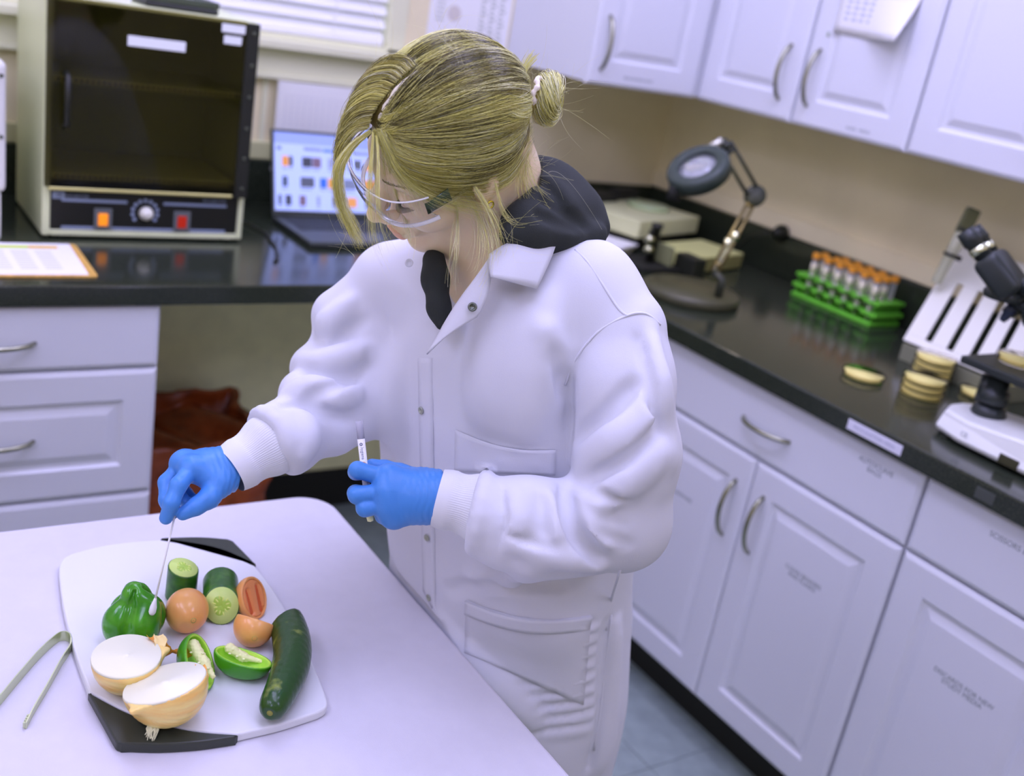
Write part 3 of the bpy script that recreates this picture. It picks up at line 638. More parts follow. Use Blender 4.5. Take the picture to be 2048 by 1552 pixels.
# magnifier lamp
dkm = mat('lamp_dark_enamel', (44, 46, 46), 0.4); arm_m = mat('bronze_arm', (112, 98, 78), 0.35, 0.7); ringm = mat('lamp_ring_grey', (48, 56, 62), 0.4)
lc = at(1382, 583, 2, 0.93); lc.z = ZC
ml = thing('magnifier_lamp', 'black jointed magnifier lamp on a heavy round base', 'lamp', lc)
bm = BM(); lathe(bm, [(0.118, ZC), (0.122, ZC + 0.004), (0.122, ZC + 0.020), (0.112, ZC + 0.027), (0.03, ZC + 0.030)], 48, Matrix.Translation((lc.x, lc.y, 0))); obj('base', bm, mat('lamp_base', (62, 60, 52), 0.35), ml, True)
j0 = Vector(P(1428, 545, 2.58)); pb = at(1436, 592, 2, ZC + 0.03)
bm = BM(); tube(bm, [(pb.x, pb.y, ZC + 0.027), (pb.x, pb.y, j0.z - 0.01), j0], [0.011, 0.010, 0.010], 12); obj('post', bm, dkm, ml, True)
el = Vector(P(1510, 392, 2.60)); hd = Vector(P(1452, 292, 2.50))
side = (el - j0).cross(Vector(CM[2])).normalized()
def arm(nm, a, b, s0):
    bm = BM()
    for s in (-s0, s0): tube(bm, [a + side * s, b + side * s], 0.0048, 8)
    tube(bm, [a.lerp(b, 0.10) - side * s0 * 1.2, a.lerp(b, 0.10) + side * s0 * 1.2], 0.006, 8); tube(bm, [a.lerp(b, 0.88) - side * s0 * 1.2, a.lerp(b, 0.88) + side * s0 * 1.2], 0.006, 8)
    return obj(nm, bm, arm_m, ml, True)
lo_ = arm('lower_arm', j0, el, 0.008); side = (hd - el).cross(Vector(CM[2])).normalized(); up_ = arm('upper_arm', el, hd, 0.015)
up_.data.materials[0] = dkm
bm = BM(); c0 = j0.lerp(el, 0.42)
for s in (-1, 1): tube(bm, [c0 + side * 0.012 * s - Vector((0, 0, 0.012)), c0 + side * 0.012 * s + Vector((0, 0, 0.012))], 0.009, 10)
obj('arm_collar', bm, chrome, ml, True)
bm = BM()
for s in (-0.017, 0.017):
    n = 60; a = j0.lerp(el, 0.06) + Vector((0, 0, 0)); b = j0.lerp(el, 0.40); d = (b - a).normalized(); s1 = d.cross(Vector((0, 0, 1))).normalized(); s2 = d.cross(s1)
    tube(bm, [a.lerp(b, i / n) + side * s * 0.6 + (s1 * math.cos(i * 1.3) + s2 * math.sin(i * 1.3)) * 0.004 for i in range(n + 1)], 0.0012, 5)
obj('spring', bm, chrome, ml, True)
bm = BM(); lathe(bm, [(0.020, -0.014), (0.026, -0.010), (0.026, 0.010), (0.020, 0.014)], 24, axis_frame(el, CM[2])); obj('elbow_joint', bm, dkm, ml, True)
bm = BM(); lathe(bm, [(0.010, -0.014), (0.012, 0.014)], 16, axis_frame(hd, CM[2])); tube(bm, [hd + Vector((0, 0, 0.012)), hd - Vector(CM[0]) * 0.028 + Vector(CM[1]) * 0.008], 0.007, 8); hj = obj('head_joint', bm, dkm, ml, True)
bm = BM(); tube(bm, [hd - Vector(CM[0]) * 0.012 + Vector((0, 0, 0.014)), hd - Vector(CM[0]) * 0.038 + Vector((0, 0, -0.004))], 0.008, 10); obj('tension_knob', bm, mat('pale_knob', (196, 190, 214), 0.3, 0.6), hj, True)
rc = Vector(P(1396, 336, 2.46)); nz = (Vector(-CM[2]) * 0.66 + Vector(CM[1]) * 0.64 + Vector(CM[0]) * -0.36).normalized(); MR = axis_frame(rc, nz)
bm = BM(); RO, RI = 0.074, 0.045
prof = [(RI, 0.010), (RI, -0.014), (RI + 0.004, -0.014), (RI + 0.004, -0.002), (RO - 0.004, -0.002), (RO - 0.004, -0.022), (RO, -0.022), (RO, 0.004), (RO - 0.006, 0.012), (RI + 0.004, 0.013), (RI, 0.010)]
lathe(bm, prof, 56, MR, cap=False); obj('ring_head', bm, ringm, ml, True)
bm = BM(); lathe(bm, [(0.0, -0.006), (RI * 0.5, -0.0045), (RI - 0.0005, 0.001), (RI - 0.0005, 0.002), (RI * 0.5, 0.0075), (0.0, 0.009)], 48, MR); obj('lens', bm, mat('magnifier_glass', (0.93, 0.96, 0.97), 0.02, trans=0.75, raw=True, ior=1.5), ml, True)
bm = BM(); tube(bm, [MR @ Vector((math.cos(a) * 0.0595, math.sin(a) * 0.0595, -0.0085)) for a in [2 * math.pi * i / 40 for i in range(40)]], 0.005, 8, closed=True); obj('ring_tube', bm, mat('white_tube', (1.0, 0.84, 0.76), 0.4, raw=True, emit=26.0), ml, True)
bm = BM(); e0 = Vector(P(1352, 372, 2.46)); tube(bm, [e0, e0 - Vector((0, 0, 0.032))], 0.016, 12); obj('switch_handle', bm, blackmat, ml, True)
bm = BM(); tube(bm, [rc + (hd - rc) * 0.62 - nz * 0.012, hd - Vector((0, 0, 0.012)), hd], [0.009, 0.008, 0.008], 10); obj('yoke', bm, dkm, ml, True)

# green rack with capped tubes
gm = mat('green_rack_plastic', (96, 172, 62), 0.4)
RX0, RX1, RY0, RY1 = 2.238, 2.346, 1.622, 1.880
rk = thing('tube_rack', 'bright green plastic tube rack against the right splashback', 'rack', ((RX0 + RX1) / 2, (RY0 + RY1) / 2, ZC))
ys = [RY1 - 0.026 - k * 0.0412 for k in range(6)]; xs = [RX0 + 0.020, RX0 + 0.054, RX0 + 0.088]
def tier(z, th, e, nm):
    bm = BM(); b = 0.0012
    ye = [RY1 + e] + [(ys[k] + ys[k + 1]) / 2 for k in range(5)] + [RY0 - e]
    for k, y in enumerate(ye):
        h = 0.012 if 0 < k < 6 else 0.010; box(bm, (RX0 - e, y - h, z), (RX1 + e, y + h, z + th), b, 1)
    for x in (RX0 - e, RX0 + 0.032, RX0 + 0.066, RX1 - 0.010 + e):
        box(bm, (x, RY0 - e + 0.0102, z + 0.0004), (x + 0.010, RY1 + e - 0.0102, z + th - 0.0004), 0.0006, 1)
    obj(nm, bm, gm, rk)
tier(ZC + 0.024, 0.010, 0.002, 'middle_tier'); tier(ZC + 0.054, 0.008, 0.0, 'top_tier')
bm = BM(); box(bm, (RX0 - 0.006, RY0 - 0.006, ZC), (RX1 + 0.006, RY1 + 0.006, ZC + 0.009), 0.003); obj('base_tier', bm, gm, rk)
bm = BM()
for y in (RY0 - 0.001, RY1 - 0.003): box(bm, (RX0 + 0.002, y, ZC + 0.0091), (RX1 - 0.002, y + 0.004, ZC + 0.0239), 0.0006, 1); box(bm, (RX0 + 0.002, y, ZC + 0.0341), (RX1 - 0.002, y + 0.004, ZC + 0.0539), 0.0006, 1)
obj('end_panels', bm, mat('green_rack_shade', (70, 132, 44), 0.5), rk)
tglass = mat('clear_tube_plastic', (0.92, 0.93, 0.95), 0.12, trans=0.7, raw=True, ior=1.2)
proto = None
for ix, x in enumerate(xs):
    for iy, y in enumerate(ys if ix < 2 else ys[1:]):
        yy = y - (0.014 if ix == 1 else 0) * 0 
        lab = '%s capped sample tube, %s of the %s row in the green rack' % ('orange', ('farthest', 'second farthest', 'third', 'fourth', 'fifth', 'nearest')[iy + (ix == 2)], ('front', 'middle', 'rear')[ix])
        if proto is None:
            proto = thing('sample_tube', lab, 'tube', (x, y, ZC + 0.0095), 0, 'orange capped tubes in the green rack')
            bm = BM(); lathe(bm, [(0.0, 0.0), (0.003, 0.0), (0.0078, 0.016), (0.0080, 0.094), (0.0080, 0.098)], 18); obj('tube_body', bm, tglass, proto, True, False)
            bm = BM(); lathe(bm, [(0.0, 0.0008), (0.0026, 0.0008), (0.0068, 0.0165), (0.0068, 0.060), (0, 0.060)], 14); obj('liquid', bm, mat('pale_broth', (196, 188, 176), 0.2), proto, True, False)
            bm = BM(); lathe(bm, [(0.0097, 0.0982), (0.0102, 0.100), (0.0102, 0.112), (0.0092, 0.1135)], 22); obj('cap', bm, mat('orange_cap', (244, 138, 52), 0.45), proto, False, False)
            bm = BM(); lathe(bm, [(0.0082, 0.062), (0.0083, 0.062), (0.0083, 0.088), (0.0082, 0.088)], 18, cap=False); obj('paper_label', bm, mat('tube_label', (208, 196, 210), 0.6), proto, True, False)
        else:
            o = proto.copy(); COL.objects.link(o); o.location = (x, y, ZC + 0.0095); o['label'] = lab
            for ch in proto.children:
                if ch.name.startswith('paper_label') and ix == 2: continue
                c_ = ch.copy(); COL.objects.link(c_); c_.parent = o

# slanted plate stand with slots, and the pipette leaning on it
st = thing('slotted_stand', 'slanted glossy white stand with long slots against the right splashback', 'stand', (2.2, 1.28, ZC))
B0 = Vector((2.085, 1.412, 0.962)); T0 = Vector((2.335, 1.51, 1.165)); ey = Vector((0, -1, 0)); ev = Vector((T0.x - B0.x, 0, T0.z - B0.z)); Ls = ev.length; ev.normalize(); sk = (T0.y - B0.y) / Ls
en = ey.cross(ev).normalized(); 
if en.z < 0: en = -en
MSt = Matrix(((ey.x, ev.x, en.x, B0.x), (ey.y, ev.y + sk, en.y, B0.y), (ey.z, ev.z, en.z, B0.z), (0, 0, 0, 1)))
bm = BM(); Wp = 0.27; slots = [0.058, 0.114, 0.170, 0.222]; sw_ = 0.017; edges = [0.0] + [v for s in slots for v in (s - sw_ / 2, s + sw_ / 2)] + [Wp]
box(bm, (0, 0, -0.004), (Wp, 0.022, 0), 0.001, 1, MSt); box(bm, (0, 0.205, -0.004), (Wp, Ls, 0), 0.001, 1, MSt)
for k in range(0, len(edges), 2): box(bm, (edges[k], 0.0221, -0.004), (edges[k + 1], 0.2049, 0), 0.0006, 1, MSt)
obj('slotted_plate', bm, mat('glossy_white_acrylic', (214, 206, 234), 0.06, spec=0.9, coat=0.6), st)
bm = BM(); box(bm, (2.086, 1.412 - Wp, ZC), (2.091, 1.410, 0.954), 0.001, 1); box(bm, (2.0915, 1.412 - Wp, ZC), (2.20, 1.412 - Wp + 0.004, 0.954), 0.001, 1); box(bm, (2.0915, 1.406, ZC), (2.20, 1.410, 0.954), 0.001, 1); obj('grey_base', bm, mat('smoky_base', (112, 110, 112), 0.25), st)
a = Vector(P(1872, 566, 2.47)); b = Vector(P(1945, 425, 2.42)); d = b - a
pt = thing('pipette', 'grey pipette with dark collars leaning on the slotted stand', 'pipette', a)
bm = BM(); tube(bm, [a, a + d * 0.02, a + d * 0.45, a + d * 0.46, a + d * 0.72], [0.010, 0.012, 0.013, 0.0145, 0.0145], 14); obj('barrel', bm, mat('pipette_grey', (168, 164, 170), 0.35), pt, True)
bm = BM(); s = d.normalized(); cr = s.cross(Vector(CM[2])).normalized(); Mh = frame(a + d * 0.86, cr, s, cr.cross(s)); box(bm, (-0.017, -0.028, -0.008), (0.017, 0.034, 0.008), 0.005, 2, Mh); obj('grip_head', bm, mat('pipette_dark', (86, 86, 72), 0.4), pt)
for f in (0.40, 0.76):
    bm = BM(); tube(bm, [a + d * (f - 0.02), a + d * (f + 0.02)], 0.0165, 14); tube(bm, [a + d * f, a + d * f - cr * 0.026], 0.006, 8); obj('collar', bm, black, pt, True)

# petri dishes
agar = mat('cream_agar', (246, 208, 168), 0.4, sub=0.0); dishp = mat('petri_plastic', (1.0, 0.95, 0.86), 0.08, trans=1.0, raw=True, ior=1.03)
pd = None
def dish(x, y, z, label, group=None):
    global pd
    if pd is None:
        pd = thing('petri_dish', label, 'dish', (x, y, z)); o = pd
        bm = BM(); lathe(bm, [(0.0, 0.0), (0.0425, 0.0), (0.0428, 0.011), (0.0416, 0.011), (0.0412, 0.0012), (0, 0.0012)], 40); obj('dish_base', bm, dishp, pd, True, False)
        bm = BM(); lathe(bm, [(0.0, 0.0014), (0.0409, 0.0014), (0.0410, 0.0106), (0.0, 0.0106)], 40); obj('agar', bm, agar, pd, True, False)
        bm = BM(); lathe(bm, [(0.0442, 0.005), (0.0446, 0.0135), (0.0, 0.0135), (0.0, 0.0125), (0.0432, 0.0125), (0.0434, 0.005)], 40, cap=False); obj('lid', bm, dishp, pd, True, False)
    else:
        o = pd.copy(); COL.objects.link(o); o.location = (x, y, z); o['label'] = label
        for ch in pd.children: c_ = ch.copy(); COL.objects.link(c_); c_.parent = o
    if group: o['group'] = group
    elif 'group' in o: del o['group']
    return o
q = at(1728, 748, 2, ZC + 0.008); dish(q.x, q.y, ZC, 'single cream agar dish lying alone on the counter')
for (px, py), nm in (((1846, 772), 'front'), ((1864, 742), 'rear')):
    q = at(px, py, 2, ZC + 0.02)
    for k in range(3 if nm == 'front' else 4): dish(q.x, q.y, ZC + k * 0.0139, 'cream agar dish, %s of the %s stack beside the microscope' % (('bottom one', 'second up', 'third up', 'top one')[k], nm), 'stacked agar dishes')
q3 = at(1962, 786, 2, ZC + 0.008); dish(q3.x, q3.y, ZC, 'cream agar dish under a grey card left of the microscope base')
bm = BM(); M = Matrix.Translation((q3.x + 0.012, q3.y - 0.008, ZC + 0.0142)) @ Matrix.Rotation(0.5, 4, 'Z'); box(bm, (-0.05, -0.022, 0), (0.05, 0.022, 0.001), 0, 1, M); tag(obj('glass_slide_card', bm, mat('grey_card', (170, 172, 190), 0.4)), 'grey card lying across the agar dish by the microscope', 'card')
bm = BM(); q4 = at(2010, 762, 2, ZC + 0.012); box(bm, (q4.x + 0.02, q4.y - 0.02, ZC), (q4.x + 0.06, q4.y + 0.02, ZC + 0.022), 0.002); tag(obj('yellow_box', bm, mat('pale_yellow_box', (204, 192, 132), 0.6)), 'small pale yellow box behind the agar dish with the card', 'box')

# microscope (faces the far end of the counter)
ms = thing('microscope', 'white and black binocular microscope at the right picture edge', 'microscope', (1.86, 0.93, ZC))
wh = mat('microscope_white', (196, 192, 226), 0.35); mk = mat('microscope_black', (36, 40, 48), 0.35)
bm = BM(); prism(bm, [(1.765, 0.74), (1.765, 0.985), (1.785, 1.045), (1.83, 1.066), (1.89, 1.066), (1.94, 1.045), (1.958, 0.985), (1.958, 0.74)], ZC + 0.006, ZC + 0.046, 0.010, 3)
vs = [v for v in bm.verts if v.co.z > ZC + 0.03]
for v in vs: v.co.z += max(0, (1.0 - v.co.y)) * 0.10; v.co.x += 0.012 * (1 if v.co.x < 1.86 else -1)
obj('base', bm, wh, ms, False)
bm = BM(); box(bm, (1.7645, 0.862, ZC + 0.0085), (1.768, 0.900, ZC + 0.026), 0.001, 1); obj('socket', bm, mat('socket_dark', (54, 52, 40), 0.5), ms)
text('lettering', 'CE', 0.012, mat('faint_grey', (140, 140, 176), 0.7), frame((1.7664, 0.975, ZC + 0.027), (0, -1, 0), (0, 0, 1), (-1, 0, 0)), ms)
bm = BM()
for x in (1.79, 1.935):
    for y in (0.78, 1.02): lathe(bm, [(0.010, ZC - 0.0001), (0.010, ZC + 0.006)], 10, Matrix.Translation((x, y, 0)))
obj('feet', bm, black, ms)
bm = BM(); box(bm, (1.815, 0.745, ZC + 0.06), (1.905, 0.815, 1.205), 0.012, 3); obj('arm', bm, wh, ms)
bm = BM(); box(bm, (1.82, 0.79, 1.195), (1.90, 1.03, 1.225), 0.010, 2); obj('nose_housing', bm, mk, ms)
sx, sy = 1.865, 1.0
bm = BM(); lathe(bm, [(0.034, 0), (0.036, 0.006), (0.030, 0.020), (0.016, 0.022)], 28, axis_frame((sx, sy, 1.192), (0.15, 0.25, -1))); nt_ = obj('nosepiece', bm, mk, ms, True)
for k, (ang, l) in enumerate(((150, 0.040), (230, 0.034), (310, 0.03), (60, 0.036))):
    a = math.radians(ang); dd = Vector((math.cos(a) * 0.45, math.sin(a) * 0.45, -1)).normalized(); p0 = Vector((sx + 0.018 * math.cos(a), sy + 0.018 * math.sin(a), 1.178))
    bm = BM(); tube(bm, [p0, p0 + dd * l * 0.6, p0 + dd * l * 0.62, p0 + dd * l * 0.8, p0 + dd * l], [0.0115, 0.0115, 0.009, 0.008, 0.005], 16); obj('objective', bm, mat('objective_blue', (40, 46, 78), 0.3) if k == 0 else mk, nt_, True)
bm = BM(); box(bm, (1.80, 0.93, 1.045), (1.945, 1.075, 1.060), 0.003); box(bm, (1.815, 0.80, 1.030), (1.905, 0.93, 1.058), 0.004); stg = obj('stage', bm, mk, ms)
dish(1.888, 1.024, 1.0604, 'cream agar dish lying on the microscope stage')
bm = BM(); lathe(bm, [(0.022, 0.985), (0.026, 0.99), (0.026, 1.012), (0.020, 1.014), (0.018, 1.044)], 24, Matrix.Translation((sx, sy, 0))); obj('condenser', bm, mk, ms, True)
bm = BM(); lathe(bm, [(0.030, ZC + 0.047), (0.032, ZC + 0.05), (0.028, ZC + 0.066), (0.020, ZC + 0.067)], 24, Matrix.Translation((sx, sy, 0))); obj('illuminator', bm, mk, ms, True)
bm = BM(); lathe(bm, [(0.018, 0), (0.018, 0.018), (0.012, 0.020), (0.012, 0.032)], 20, frame((1.812, 0.79, 0.985), (0, 1, 0), (0, 0, 1), (-1, 0, 0))); obj('focus_knob', bm, mk, ms, True)
bm = BM(); lathe(bm, [(0.012, 0), (0.012, 0.05)], 16, Matrix.Translation((1.835, 1.03, 0.985))); obj('stage_knob', bm, mk, ms, True)
hf = Vector((-0.30, 0.72, 0.62)).normalized(); hs_ = Vector((0.92, 0.38, 0)).normalized(); hu = hs_.cross(hf)
if hu.z < 0: hu = -hu
H0 = Vector((1.862, 1.005, 1.226)); MH = frame(H0, hs_, hf, hu)
bm = BM(); lathe(bm, [(0.034, 0), (0.036, 0.010), (0.030, 0.018)], 28, Matrix.Translation((1.862, 0.995, 1.2255))); box(bm, (-0.050, -0.012, 0.004), (0.050, 0.072, 0.052), 0.014, 3, MH); hd_ = obj('binocular_head', bm, mk, ms, True)
for s in (-0.030, 0.030):
    bm = BM(); tube(bm, [MH @ Vector((s, 0.072, 0.028)), MH @ Vector((s, 0.100, 0.028)), MH @ Vector((s, 0.101, 0.028)), MH @ Vector((s, 0.128, 0.028))], [0.015, 0.015, 0.0175, 0.0155], 18); ep = obj('eyepiece', bm, mk, hd_, True)
    bm = BM(); tube(bm, [MH @ Vector((s, 0.080, 0.028)), MH @ Vector((s, 0.092, 0.028))], 0.0163, 18); obj('chrome_ring', bm, chrome, hd_, True)

ms.location = ms.location + Vector((-0.034, 0.020, 0.0)); bpy.data.objects['binocular_head'].location += Vector((-0.037, 0.028, -0.044))
for o in ms.children:
    if o.name.startswith('stage'): o.location += Vector((0.022, -0.012, 0))

# ------------------------------------------------------------------ red-bagged bin in the knee space
bn = thing('waste_bin', 'pink waste bin lined with a dark red plastic bag under the counter', 'bin', (0.765, 2.36, 0))
bm = BM(); prism(bm, [(0.66, 2.25), (0.905, 2.25), (0.905, 2.50), (0.66, 2.50)], 0.0, 0.33, 0.006)
for v in bm.verts:
    f = 1 + 0.16 * (v.co.z / 0.42); v.co.x = 0.783 + (v.co.x - 0.783) * f; v.co.y = 2.375 + (v.co.y - 2.375) * f
obj('bin_body', bm, mat('pink_bin_plastic', (196, 138, 112), 0.5), bn)
F = Field((0.60, 2.16, 0.18), (0.97, 2.56, 0.50), 0.006)
X = F.ax[0][:, None, None]; Y = F.ax[1][None, :, None]; Z = F.ax[2][None, None, :]
wx = 0.162 + 0.006 * np.sin(Y * 48 + Z * 14) + 0.007 * np.sin(Z * 60 + Y * 25); wy = 0.165 + 0.006 * np.sin(X * 55 + Z * 12) + 0.007 * np.sin(Z * 52 - X * 30)
D = np.maximum(np.abs(X - 0.783) - wx, np.abs(Y - 2.375) - wy); D = np.maximum(D, Z - 0.450 - 0.004 * np.sin(X * 40) - 0.005 * np.sin(Y * 33)); D = np.maximum(D, 0.232 + 0.02 * np.sin(X * 31 + Y * 24) - Z)
inn = np.maximum(np.maximum(np.abs(X - 0.783) - wx + 0.02, np.abs(Y - 2.375) - wy + 0.02), 0.405 + 0.02 * np.sin(X * 28 + Y * 19) - Z); D = np.maximum(D, -inn)
F.F = np.broadcast_to(D, F.n).astype(np.float32).copy()
link('bag', F.mesh('bag', 1), mat('red_bag_film', (140, 64, 36), 0.2, rgb2=(108, 46, 22), nscale=22), bn, True)
# ------------------------------------------------------------------ folding table, cutting board, vegetables
def linkat(name, me, m, base, smooth=True):
    me.transform(Matrix.Translation(-Vector(base))); o = link(name, me, m, None, smooth); o.location = base; return o
tabm = mat('table_grey_white_plastic', (182, 175, 220), 0.42, bump=0.12, bscale=900, noise=0.015, nscale=40)
tb = thing('folding_table', 'off-white plastic folding table with rounded corners in the foreground', 'table', (-0.2, 1.03, 0))
TX0, TX1, TY0, TY1, TR = -1.13, 0.694, 0.63, 1.412, 0.055
poly = []
for cx_, cy_, a0 in ((TX1 - TR, TY1 - TR, 0), (TX0 + TR, TY1 - TR, 90), (TX0 + TR, TY0 + TR, 180), (TX1 - TR, TY0 + TR, 270)):
    for k in range(9): a = math.radians(a0 + k * 11.25); poly.append((cx_ + TR * math.cos(a), cy_ + TR * math.sin(a)))
bm = BM(); prism(bm, poly, 0.700, 0.740, 0.006, 3); obj('tabletop', bm, tabm, tb)
for sx_ in (-1.0, 0.52):
    bm = BM(); tube(bm, [(sx_, TY0 + 0.09, 0.698), (sx_, TY0 + 0.09, 0.02), (sx_, TY0 + 0.10, 0.0125), (sx_, TY1 - 0.10, 0.0125), (sx_, TY1 - 0.09, 0.02), (sx_, TY1 - 0.09, 0.698)], 0.0125, 10); obj('leg_frame', bm, mat('grey_steel_leg', (120, 122, 134), 0.4, 0.6), tb, True)

ZB = 0.752
def bp(px, py, z=ZB): v = at(px, py, 2, z); return (v.x, v.y)
def arc(pts, n=8):
    """smooth polyline through control points (Catmull-Rom)"""
    out = []; p = [np.array(q, float) for q in pts]; p = [2 * p[0] - p[1]] + p + [2 * p[-1] - p[-2]]
    for i in range(1, len(p) - 2):
        for k in range(n):
            t = k / n; out.append(tuple(0.5 * (2 * p[i] + (p[i + 1] - p[i - 1]) * t + (2 * p[i - 1] - 5 * p[i] + 4 * p[i + 1] - p[i + 2]) * t * t + (3 * p[i] - p[i - 1] - 3 * p[i + 1] + p[i + 2]) * t ** 3)))
    return out + [tuple(p[-2])]
def bpts(l): return [bp(*q) for q in l]
cb = thing('cutting_board', 'white cutting board with black rubber corners on the table', 'board', (*bp(390, 1280), 0.74))
A1 = [(320, 1079), (430, 1098), (510, 1131)]; A2 = [(474, 1468), (400, 1462), (330, 1448), (255, 1423), (178, 1383)]
white = arc(bpts([(118, 1150), (119, 1130), (126, 1116), (142, 1107)]), 4)[:-1] + arc(bpts([(142, 1107), (200, 1092), (265, 1083), (320, 1079)]), 5)[:-1] + arc(bpts(A1), 6)[:-1] + arc(bpts([(510, 1131), (545, 1175), (590, 1252), (630, 1335), (652, 1390)]), 5)[:-1] + arc(bpts([(652, 1390), (655, 1404), (651, 1415), (636, 1424)]), 4)[:-1] + arc(bpts([(636, 1424), (560, 1448), (474, 1468)]), 5)[:-1] + arc(bpts(A2), 5)[:-1] + arc(bpts([(178, 1383), (150, 1305), (128, 1222), (118, 1150)]), 5)[:-1]
bm = BM(); prism(bm, list(reversed(white)), 0.7405, ZB, 0.0028, 3); obj('board', bm, mat('board_white_plastic', (192, 188, 230), 0.45), cb)
rub = mat('black_rubber', (44, 47, 50), 0.42)
def off(pts, d): return [(x + d[0], y + d[1]) for x, y in pts]
tr = list(reversed(arc(bpts(A1), 6))); tr = off(tr, (0.0012, 0.0012)) + [bp(322, 1077)] + arc(bpts([(330, 1075.5), (400, 1074), (455, 1078)]), 4) + [bp(466, 1082), bp(512, 1129)]
bm = BM(); prism(bm, tr, 0.7402, ZB + 0.0006, 0.002, 2); obj('corner_grip', bm, rub, cb)
bl = off(list(reversed(arc(bpts(A2), 6))), (-0.0012, -0.0014)) + [bp(476, 1470)] + arc(bpts([(470, 1474), (400, 1484), (320, 1489), (243, 1487)]), 4) + arc(bpts([(243, 1487), (233, 1484), (226, 1474)]), 3) + [bp(178, 1388)]
bm = BM(); prism(bm, bl, 0.7402, ZB + 0.0006, 0.002, 2); obj('corner_grip', bm, rub, cb)

# steel tongs
tgm = mat('tongs_steel', (176, 178, 176), 0.28, 0.85)
tg = thing('tongs', 'bent steel strip tongs on the table left of the cutting board', 'tongs', (*bp(60, 1380, 0.745), 0.7405))
def strip(nm, pts, w, th, parent, m):
    """flat metal strip on edge: pts (x, y), width w upwards from the table"""
    bm = BM(); n = len(pts); L_ = []
    for i, p in enumerate(pts):
        a = np.array(pts[max(i - 1, 0)]); b = np.array(pts[min(i + 1, n - 1)]); t = (b - a) / np.linalg.norm(b - a); nn = np.array([-t[1], t[0]]) * th / 2
        z1 = 0.7405 + w[i]
        L_.append([bm.verts.new((p[0] + nn[0], p[1] + nn[1], 0.7405)), bm.verts.new((p[0] - nn[0], p[1] - nn[1], 0.7405)), bm.verts.new((p[0] - nn[0], p[1] - nn[1], z1)), bm.verts.new((p[0] + nn[0], p[1] + nn[1], z1))])
    for A, B in zip(L_, L_[1:]):
        for k in range(4): bm.faces.new((A[k], A[(k + 1) % 4], B[(k + 1) % 4], B[k]))
    bm.faces.new(L_[0]); bm.faces.new(list(reversed(L_[-1]))); bmesh.ops.recalc_face_normals(bm, faces=bm.faces[:])
    return obj(nm, bm, m, parent)
za = 0.748
arm1 = arc([bp(q[0], q[1], za) for q in ((142, 1282), (138, 1273), (126, 1270), (112, 1276), (80, 1305), (40, 1350), (0, 1398), (-40, 1440))], 5)
arm2 = arc([bp(q[0], q[1], za) for q in ((142, 1282), (140, 1295), (122, 1322), (95, 1370), (68, 1415), (52, 1446))], 5)
strip('arm', arm1, [0.013] * len(arm1), 0.0014, tg, tgm)
strip('arm', arm2, [0.013 - 0.005 * i / len(arm2) for i in range(len(arm2))], 0.0014, tg, tgm)
e2 = Vector((*arm2[-1], 0.7405)); dd = (Vector((*arm2[-1], 0)) - Vector((*arm2[-4], 0))).normalized(); nn = Vector((-dd.y, dd.x, 0)); bm = BM(); M = frame(e2, dd, nn, (0, 0, 1))
for k in range(4): box(bm, (-0.014 + k * 0.004, -0.0032, 0.001), (-0.0115 + k * 0.004, -0.0008, 0.008), 0.0003, 1, M)
g_ = obj('teeth', bm, tgm, tg)

# --- peppers
skin_g = mat('pepper_skin', (44, 112, 22), 0.22, rgb2=(70, 138, 34), nscale=45, coat=0.35, thr=(0.4, 0.75))
def cxy(px, py, z): v = at(px, py, 2, z); return np.array([v.x, v.y, v.z])
pc = cxy(270, 1236, ZB + 0.030); pc[2] = ZB
F = Field(pc - [0.05, 0.05, 0.004], pc + [0.05, 0.05, 0.10], 0.0014)
for k, a in enumerate((20, 105, 190, 285)):
    a = math.radians(a); rr = (0.0165, 0.0155, 0.0165, 0.015)[k]
    F.ell(pc + [rr * math.cos(a), rr * math.sin(a), 0.026], (0.0215, 0.0215, 0.0265), k=0.006 if k else 0)
    F.cone(pc + [rr * 0.8 * math.cos(a), rr * 0.8 * math.sin(a), 0.034], pc + [0.005 * math.cos(a), 0.005 * math.sin(a), 0.060], 0.017, 0.0105, k=0.012)
F.ell(pc + [-0.002, 0.002, 0.0655], (0.0100, 0.0100, 0.0095), k=0.010); F.ell(pc + [0.014, -0.014, 0.050], (0.010, 0.010, 0.014), k=0.014)
for a in (62, 148, 238, 335):
    a = math.radians(a); u_ = np.array([math.cos(a), math.sin(a), 0]); F.chain([pc + u_ * 0.0075 + [0, 0, 0.071], pc + u_ * 0.0185 + [0, 0, 0.058], pc + u_ * 0.032 + [0, 0, 0.036], pc + u_ * 0.036 + [0, 0, 0.016]], [0.0012, 0.0022, 0.0026, 0.0012], k=0.007, mode='s')
PEP = F
linkat('green_pepper', F.mesh('green_pepper', 1), skin_g, pc); o = bpy.data.objects['green_pepper']; tag(o, 'whole dark green bell pepper touched by the swab', 'pepper')
pepcut = mat('pepper_cut', (70, 140, 26), 0.3, attr=('inner', [(0.0, (52, 122, 22)), (0.35, (104, 168, 40)), (0.7, (176, 206, 96)), (1.0, (150, 196, 72))]), coat=0.2)
pith = mat('pepper_pith', (216, 220, 178), 0.5); seedm = mat('pepper_seed', (236, 230, 190), 0.5)
